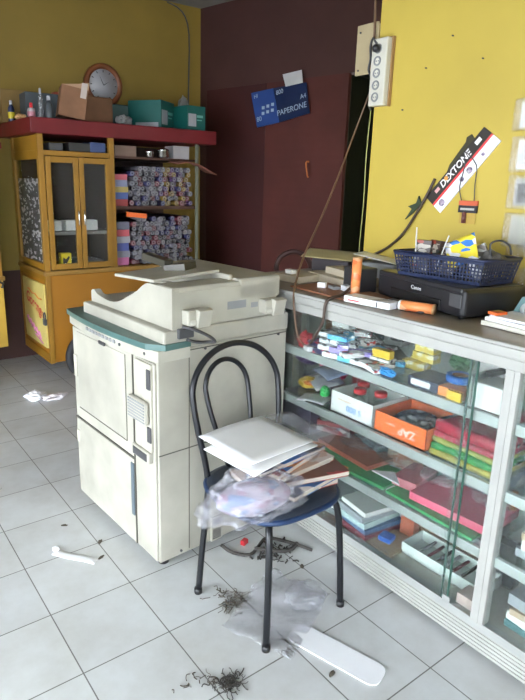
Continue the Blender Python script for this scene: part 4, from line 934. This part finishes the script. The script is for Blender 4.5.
def rolls(x0, x1, z0, n, label, group, cols, skip=None):
    P = [rollproto(c, n_, label, group) for c, n_ in cols]; fresh = set(); i = 0; cnt = 0
    p = .0425
    for k in range(n):
        m = int((x1-x0-(p/2 if k % 2 else 0))/p)
        for j in range(m):
            x = x0+p/2+(p/2 if k % 2 else 0)+j*p; z = z0+.0215+k*p*.866
            t = (x-x0)/(x1-x0)
            if skip and skip(t, k): continue
            if len(cols) > 4 and t > .45: q = rnd.choice([0, 2, 4, 4, 5, 1])
            else: q = rnd.choice([0, 0, 1, 2, 3, 3])
            q = min(q, len(cols)-1)
            loc = (x, Y0+.045+rnd.uniform(-.03, .03), z)
            if q in fresh: copy_tree(P[q], loc)
            else: P[q].location = loc; fresh.add(q)
            cnt += 1
    for q in range(len(P)):
        if q not in fresh:
            for c in list(P[q].children): bpy.data.objects.remove(c)
            bpy.data.objects.remove(P[q])
    return cnt
rnd = random.Random(9)
rolls(1.215, 1.785, 1.281, 8, "rolled paper in the honeycomb stack on the cart's upper rack shelf", 'paper rolls on the upper rack shelf', ucol, lambda t, k: k == 7 and rnd.random() < .3)
rolls(1.215, 1.785, .8265, 10, "rolled paper in the honeycomb stack on the cart's lower rack shelf", 'paper rolls on the lower rack shelf', rcol, lambda t, k: k == 9 and rnd.random() < .3)
# oddments right under the roof
for i, (x, w_, h, m, lab) in enumerate(((.66, .10, .05, darkg, 'dark packet lying on top of the cart cabinet at the left'), (.86, .22, .06, black, 'black folded cloth on top of the cart cabinet'), (.97, .12, .07, mat('dim blue', (.05, .08, .2), .5), 'dim blue packet on top of the cart cabinet, right of the black cloth'))):
    carton('packet', lab, 'packet', (x, Y0+.10, 1.662), (w_, .12, h), 3, m)
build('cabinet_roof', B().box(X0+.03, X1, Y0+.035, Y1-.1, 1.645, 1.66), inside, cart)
carton('box', 'grey white box under the red roof above the paper rolls', 'box', (1.68, Y0+.12, 1.6455), (.15, .14, .10), 0, mat('dim white', (.4, .38, .4), .5))
carton('box', 'dim brown box under the red roof left of the steel pot', 'box', (1.20, Y0+.14, 1.6455), (.18, .16, .08), 0, mat('dim brown', (.2, .13, .1), .6))
for x, r, lab in ((1.385, .035, 'small shiny steel pot under the red roof above the rolls'), (1.50, .05, 'larger shiny steel pot under the red roof above the rolls')):
    tag(build('steel_pot', B().lathe([(r*.7, 0), (r, .012), (r, r*1.1), (r*1.05, r*1.1+.003), (r*.9, r*1.15+.01), (r*.15, r*1.3+.012)], (x, Y0+.03, 1.6455), 22), chrome), lab, 'pot')
b = B().sheet((1.74, Y0-.02, 1.60), .34, .20, R(-6), .006, 10, 6, fn=lambda u, v: .03*math.sin(4*u)-.05*u+.02*v+(0)); tag(build('cloth', b, mat('dusty pink brown cloth', (.28, .10, .07), .7, var=.3)), 'dusty reddish brown cloth draped at the right end above the rolls', 'cloth')
# on the roof
RT = 1.869
tag(build('box', B().cbox((.74, 3.12, RT+.10), (.34, .18, .20), R(-4), bev=.002), mat('slate box', (.06, .075, .085), .5)), 'dark slate box at the left end of the cart roof', 'box')
tag(build('box', B().cbox((.66, 3.33, RT+.115), (.42, .18, .23), R(0), bev=.002), mat('ochre card', (.2, .12, .03), .6)), 'ochre brown box behind the dark slate box on the cart roof', 'box')
def bottle(label, x, y, r, h, body, cap, band=None, capf=.2):
    o = thing('bottle', label, 'bottle', (x, y, RT))
    build('bottle_body', B().lathe([(r*.95, 0), (r, .006), (r, h*.55), (r*.85, h*.66), (r*.38, h*(1-capf))], (x, y, RT), 18), body, o)
    build('cap', B().lathe([(r*.44, h*(1-capf)), (r*.44, h*.97), (r*.3, h)], (x, y, RT), 14), cap, o)
    if band: build('label_band', B().lathe([(r*1.02, h*.15), (r*1.02, h*.45)], (x, y, RT), 18, cap=False), band, o)
bottle('bottle with a yellow label band at the left end of the cart roof', .505, 3.20, .024, .15, mat('dark bottle', (.03, .04, .10), .3), mat('grey cap', (.4, .4, .45), .4), mat('yellow band', (.65, .5, .02), .4))
bottle('white bottle with a red cap on the cart roof', .545, 2.86, .026, .105, mat('greyish white bottle', (.42, .38, .4), .4), red, mat('pinkish label', (.5, .2, .25), .4), .3)
bottle('clear slim bottle standing right of the red capped one', .575, 2.745, .017, .19, film, mat('grey cap', (.4, .4, .45), .4))
bottle('dark spray bottle with a grey top beside the cardboard box', .635, 2.76, .028, .15, mat('dark grey bottle', (.06, .07, .08), .3), mat('grey cap', (.4, .4, .45), .4))
crumple('crumpled_paper', 'crumpled tan paper between the bottles on the cart roof', 'paper', (.52, 3.03, RT), (.08, .08, .05), mat('tan crumple', (.5, .28, .12), .7), 70, .3)
crumple('crumpled_paper', 'small white crumple at the very left end of the cart roof', 'paper', (.50, 3.34, RT), (.06, .05, .02), white, 72, .3)
crumple('red_packet', 'small red packet lying on the dark slate box on the cart roof', 'packet', (.82, 3.1, RT+.2005), (.08, .06, .03), mat('dull red packet', (.4, .06, .03), .5), 71, .3)
# open cardboard box, tilted flaps
o = thing('cardboard_box', 'open tilted cardboard box with raised flaps on the cart roof', 'cardboard box', (.79, 2.80, RT))
Mb = Matrix.Translation((.79, 2.80, RT+.018)) @ Matrix.Rotation(R(-14), 4, 'Z') @ Matrix.Rotation(R(10), 4, 'Y')
build('body', B().box(-.085, .095, -.10, .10, 0, .20, .001, Mb), brownc, o)
build('flap', B().prism([(-.085, .20), (.02, .225), (.095, .25), (.095, .20)], 'y', -.102, -.098, Mb).box(.093, .096, -.10, .10, .20, .25, 0, Mb), mat('pale cardboard', (.42, .25, .15), .8), o)
build('tape_strip', B().box(.045, .085, -.1035, -.1025, .14, .24, 0, Mb), mat('whitish tape', (.5, .42, .38), .4), o)
carton('cardboard_box', 'plain brown cardboard box in front of the wall clock on the cart roof', 'cardboard box', (1.055, 3.0, RT), (.24, .18, .20), 3, brownc)
crumple('plastic_bag', 'dim grey plastic bag between the brown box and the green carton on the roof', 'plastic bag', (1.235, 2.85, RT), (.12, .12, .09), mat('dim grey film', (.2, .2, .2), .4), 74, .3)
carton('box', 'dark teal box behind the grey bag on the cart roof', 'box', (1.27, 3.05, RT), (.14, .14, .17), 0, mat('dark teal box', (.02, .06, .06), .5))
tealm = mat('teal printed carton', (.006, .10, .088), .45)
def teal(label, cx_, cy_, w_, d_, h, rz):
    o = thing('paper_carton', label, 'carton', (cx_, cy_, RT), R(rz)); Mt = Matrix.Translation((cx_, cy_, RT)) @ Matrix.Rotation(R(rz), 4, 'Z')
    build('carton', B().box(-w_/2, w_/2, -d_/2, d_/2, 0, h, .002, Mt), tealm, o)
    build('label_panel', B().box(-w_/2+.012, -w_/2+.012+w_*.42, -d_/2-.0012, -d_/2, h*.18, h*.68, 0, Mt), mat('dim label', (.38, .38, .42), .6), o)
    build('print', B().box(w_*.02, w_*.36, -d_/2-.0012, -d_/2, h*.54, h*.64, 0, Mt).box(w_*.02, w_*.30, -d_/2-.0012, -d_/2, h*.42, h*.46, 0, Mt), mat('pale teal ink', (.15, .4, .35), .6), o)
    return o, Mt
o, Mt = teal('larger teal green carton with a white label panel on the cart roof', 1.55, 3.0, .24, .29, .215, 35)
build('side_strip', B().box(-.1215, -.12, -.12, .08, .01, .05, 0, Mt), mat('dim label', (.38, .38, .42), .6), o)
teal('smaller teal green carton at the right end of the cart roof', 1.82, 2.86, .18, .2, .19, 4)
crumple('plastic_bag', 'small grey plastic bundle on the wall behind the right teal carton', 'plastic bag', (2.0, 3.25, 1.869), (.10, .12, .36), mat('dim grey film', (.2, .2, .2), .4), 75, .3)
# wall clock
o = thing('wall_clock', 'round wall clock with a brown wooden rim above the cart roof', 'clock', (1.335, YB, 2.235))
MC = Matrix.Rotation(R(90), 4, 'X')
build('rim', B().lathe([(.125, .012), (.13, .03), (.155, .035), (.17, .02), (.17, 0), (.125, 0)], (1.335, YB-.001, 2.235), 40, MC), mat('brown wooden rim', (.20, .06, .02), .4), o)
build('face', B().lathe([(.126, .010), (.126, .014)], (1.335, YB-.003, 2.235), 40, MC), mat('clock face', (.42, .42, .45), .4), o)
build('hand', B().prism([(1.331, 2.235), (1.339, 2.235), (1.30, 2.31)], 'y', YB-.022, YB-.020).prism([(1.335, 2.231), (1.335, 2.239), (1.39, 2.27)], 'y', YB-.022, YB-.020), black, o)
b = B()
for k in range(12):
    a = PI*k/6; b.cbox((1.335+.108*math.sin(a), YB-.019, 2.235+.108*math.cos(a)), (.006, .002, .016), 0, 0, a)
build('hour_mark', b, black, o)
b = B().tube([(2.16, YB-.012, 1.9), (2.165, YB-.012, 2.3), (2.17, YB-.012, 2.75), (2.10, YB-.012, 2.92), (1.95, YB-.012, 2.97)], .006); tag(build('wire', b, darkg), 'dark wire running up the corner beside the maroon wall', 'wire')

# ---------------------------------------------------------------- second cart at the left edge
c2 = thing('food_cart', 'second yellow cart with a pale glass side at the left edge of the picture', 'food cart', (-.2, 3.1, 0))
M2 = Matrix.Translation((.265, 2.86, 0)) @ Matrix.Rotation(R(9), 4, 'Z')
build('base_cabinet', B().box(-.95, 0, 0, .5, .27, .76, .003, M2), mat('faded yellow laminate', (.58, .36, .05), .45, var=.12), c2)
build('table_top', B().box(-.96, .012, -.015, .5, .76, .79, .003, M2), mat('ochre wood', (.30, .16, .03), .5), c2)
build('corner_post', B().box(-.035, 0, 0, .035, .79, 1.66, .003, M2), fy, c2)
build('corner_post', B().box(-.95, -.915, 0, .035, .79, 1.66, .003, M2), fy, c2)
build('header_rail', B().box(-.915, -.035, 0, .03, 1.58, 1.66, .003, M2), fy, c2)
build('front_glass', B().box(-.915, -.035, .012, .016, .79, 1.58, 0, M2), glassy('greenish cart glass', tint=(.5, .6, .5), haze=.3, hazecol=(.40, .45, .36)), c2)
build('back_board', B().box(-.92, -.03, .40, .41, .79, 1.6, 0, M2), mat('pale green back board', (.35, .38, .28), .6), c2)
build('roof', B().box(-.99, .04, -.06, .56, 1.66, 1.70, .003, M2), redpaint, c2)
build('latch', B().tube([M2 @ Vector(p) for p in ((-.05, -.02, .77), (-.03, -.04, .75), (-.01, -.02, .74), (-.02, -.02, .71))], .008), black, c2)
build('support_leg', B().box(-.93, -.89, .40, .44, .02, .27, 0, M2).box(-.06, -.02, .40, .44, .02, .27, 0, M2), fy, c2)
wheel('dark bicycle wheel under the second cart at the left edge of the picture', (-.09, 2.74), .235, .235)

# ---------------------------------------------------------------- litter on the floor
crumple('crumpled_paper', 'crumpled white paper ball on the tiles in front of the yellow cart', 'paper', (.30, 2.40, .001), (.12, .12, .055), white, 80, .5)
crumple('crumpled_paper', 'flatter white paper scrap right of the crumpled ball on the far tiles', 'paper', (.41, 2.33, .001), (.16, .09, .035), mat('pinkish white paper', (.75, .7, .72), .6), 81, .45)
b = B().sheet((-.115, .56, .0012), .036, .19, R(38), .0012, 3, 8, fn=lambda u, v: .003*math.sin(5*v)**2); tag(build('tape_scrap', b, white), 'narrow white paper strip lying on the tiles left of the photocopier', 'paper strip')
crumple('paper_scrap', 'tiny white scrap beside the narrow paper strip on the tiles', 'paper scrap', (-.16, .65, .001), (.03, .03, .014), white, 82, .4)
b = B(); pts = []
Mq = Matrix.Translation((.393, -.389, .0015)) @ Matrix.Rotation(R(17), 4, 'Z')
hw, hl, rc = .048, .16, .03
for cx_, cy_, a0 in ((hw-rc, hl-rc, 0), (-hw+rc, hl-rc, 90), (-hw+rc, -hl+rc, 180), (hw-rc, -hl+rc, 270)):
    for k in range(5):
        a = R(a0+22.5*k); pts.append((cx_+rc*math.cos(a), cy_+rc*math.sin(a)))
b.prism(pts, 'z', 0, .004, Mq); tag(build('foam_strip', b, mat('white foam', (.80, .81, .84), .7, var=.03)), 'long white strip with rounded corners on the tiles in front of the chair', 'foam strip')
b = B().sheet((.36, -.14, .003), .34, .26, R(24), .0006, 18, 14, fn=lambda u, v: .012*abs(math.sin(9*u+2*v)*math.sin(8*v+u))*(1+2*(u > .6)))
tag(build('plastic_sheet', b, film), 'clear crumpled plastic sheet on the tiles under the chair', 'plastic sheet')
crumple('plastic_sheet', 'raised bunch of clear crinkled film on the tiles right of the front chair leg', 'plastic bunch', (.47, -.16, .004), (.15, .12, .07), film, 84, .35)
def tangle(c, n, spread, m, label, seed, name='dust_clump', r=.0013):
    rr = random.Random(seed); b = B()
    for k in range(n):
        p = Vector((c[0]+rr.gauss(0, spread), c[1]+rr.gauss(0, spread*.8), .003)); a = rr.uniform(0, 6.3); pts = [p.copy()]
        for j in range(rr.randint(2, 5)):
            a += rr.uniform(-1.2, 1.2); p = p+Vector((math.cos(a), math.sin(a), 0))*rr.uniform(.005, .011); p.z = rr.uniform(.002, .007); pts.append(p.copy())
        b.tube(pts, rr.uniform(.6, 1.4)*r, 5, smooth=2)
    tag(build(name, b, m), label, 'dust', None, 'stuff')
dirt = mat('brown grime', (.10, .085, .065), .9)
tangle((.262, .0), 60, .026, dirt, 'tangle of brown litter shreds on the tiles under the chair', 1)
tangle((.045, -.285), 90, .020, mat('dark grime', (.05, .045, .04), .9), 'dark clump of shreds at the tile joint nearest the camera', 2)
tangle((-.02, -.22), 12, .025, dirt, 'sparse trail of shreds left of the dark clump', 3)
tangle((.25, .05), 10, .014, dirt, 'small dark smudge of shreds just behind the brown tangle', 4)
tangle((.29, -.285), 12, .012, dirt, 'small shreds around the foot of the front chair leg', 6)
for i, (x, y, lab) in enumerate(((-.073, .80, 'dark leaf scrap on the tiles left of the photocopier'), (.008, .60, 'dark scrap on the tile joint beside the photocopier'), (-.03, .50, 'dark spot of dirt beside the narrow paper strip'), (.325, -.44, 'dark scrap left of the rounded white strip'), (.60, .0, 'dark scrap near the right chair leg'))):
    tag(build('litter_scrap', B().blob((x, y, .001), (.03, .014, .006), .4, 90+i, 2, True, U(0, 3)), dirt), lab, 'scrap')
tangle((-.30, 1.22), 8, .05, mat('grey scuff', (.25, .24, .22), .9), 'thin grey shreds on the tiles at the left', 8)
# cables under the chair
ck = mat('dusty cable', (.05, .045, .04), .8)
tag(build('cable', B().tube([(.40, .275, .02), (.42, .22, .008), (.47, .17, .008), (.54, .20, .008), (.60, .22, .008), (.66, .14, .008), (.70, .05, .008)], .007).tube([(.50, .18, .02), (.56, .12, .02), (.62, .10, .01), (.68, .12, .008)], .008), ck), 'dusty dark cables lying on the tiles under the chair seat', 'cables')
tangle((.56, .14), 46, .045, ck, 'dark tangle of dusty wires on the floor behind the chair legs', 12, 'wire_tangle', .0028)
carton('cap', 'small red cap on the floor against the photocopier', 'cap', (.50, .25, .001), (.03, .02, .02), 20, red)

# ---------------------------------------------------------------- daylight
w = bpy.data.worlds.new('overcast daylight'); bpy.context.scene.world = w; w.use_nodes = True
bgn = w.node_tree.nodes['Background']; bgn.inputs[0].default_value = (.86, .93, 1, 1); bgn.inputs[1].default_value = 18.5
# camera
cd = bpy.data.cameras.new('camera'); cam = bpy.data.objects.new('camera', cd); link(cam)
bpy.context.scene.camera = cam
cd.sensor_fit = 'HORIZONTAL'; cd.sensor_width = 36; cd.lens = 576.336/525*36; cd.shift_x = 24.251/525; cd.shift_y = -13.532/525; cd.clip_start = .05
yaw, pitch, roll = R(36.34775), R(-14.79851), R(1.25493)
F = Vector((math.sin(yaw)*math.cos(pitch), math.cos(yaw)*math.cos(pitch), math.sin(pitch)))
Rv = Vector((math.cos(yaw), -math.sin(yaw), 0)); Uv = Rv.cross(F)
Rv, Uv = Rv*math.cos(roll)+Uv*math.sin(roll), -Rv*math.sin(roll)+Uv*math.cos(roll)
Mc = Matrix((Rv, Uv, -F)).transposed().to_4x4(); Mc.translation = (-.79153, -1.43064, 1.46147); cam.matrix_world = Mc
s = bpy.context.scene
s.view_settings.view_transform = 'Standard'; s.view_settings.look = 'None'; s.view_settings.gamma = 1; s.view_settings.use_curve_mapping = False
s.view_settings.exposure = 0
s.cycles.max_bounces = 12; s.cycles.transparent_max_bounces = 24; s.cycles.diffuse_bounces = 6
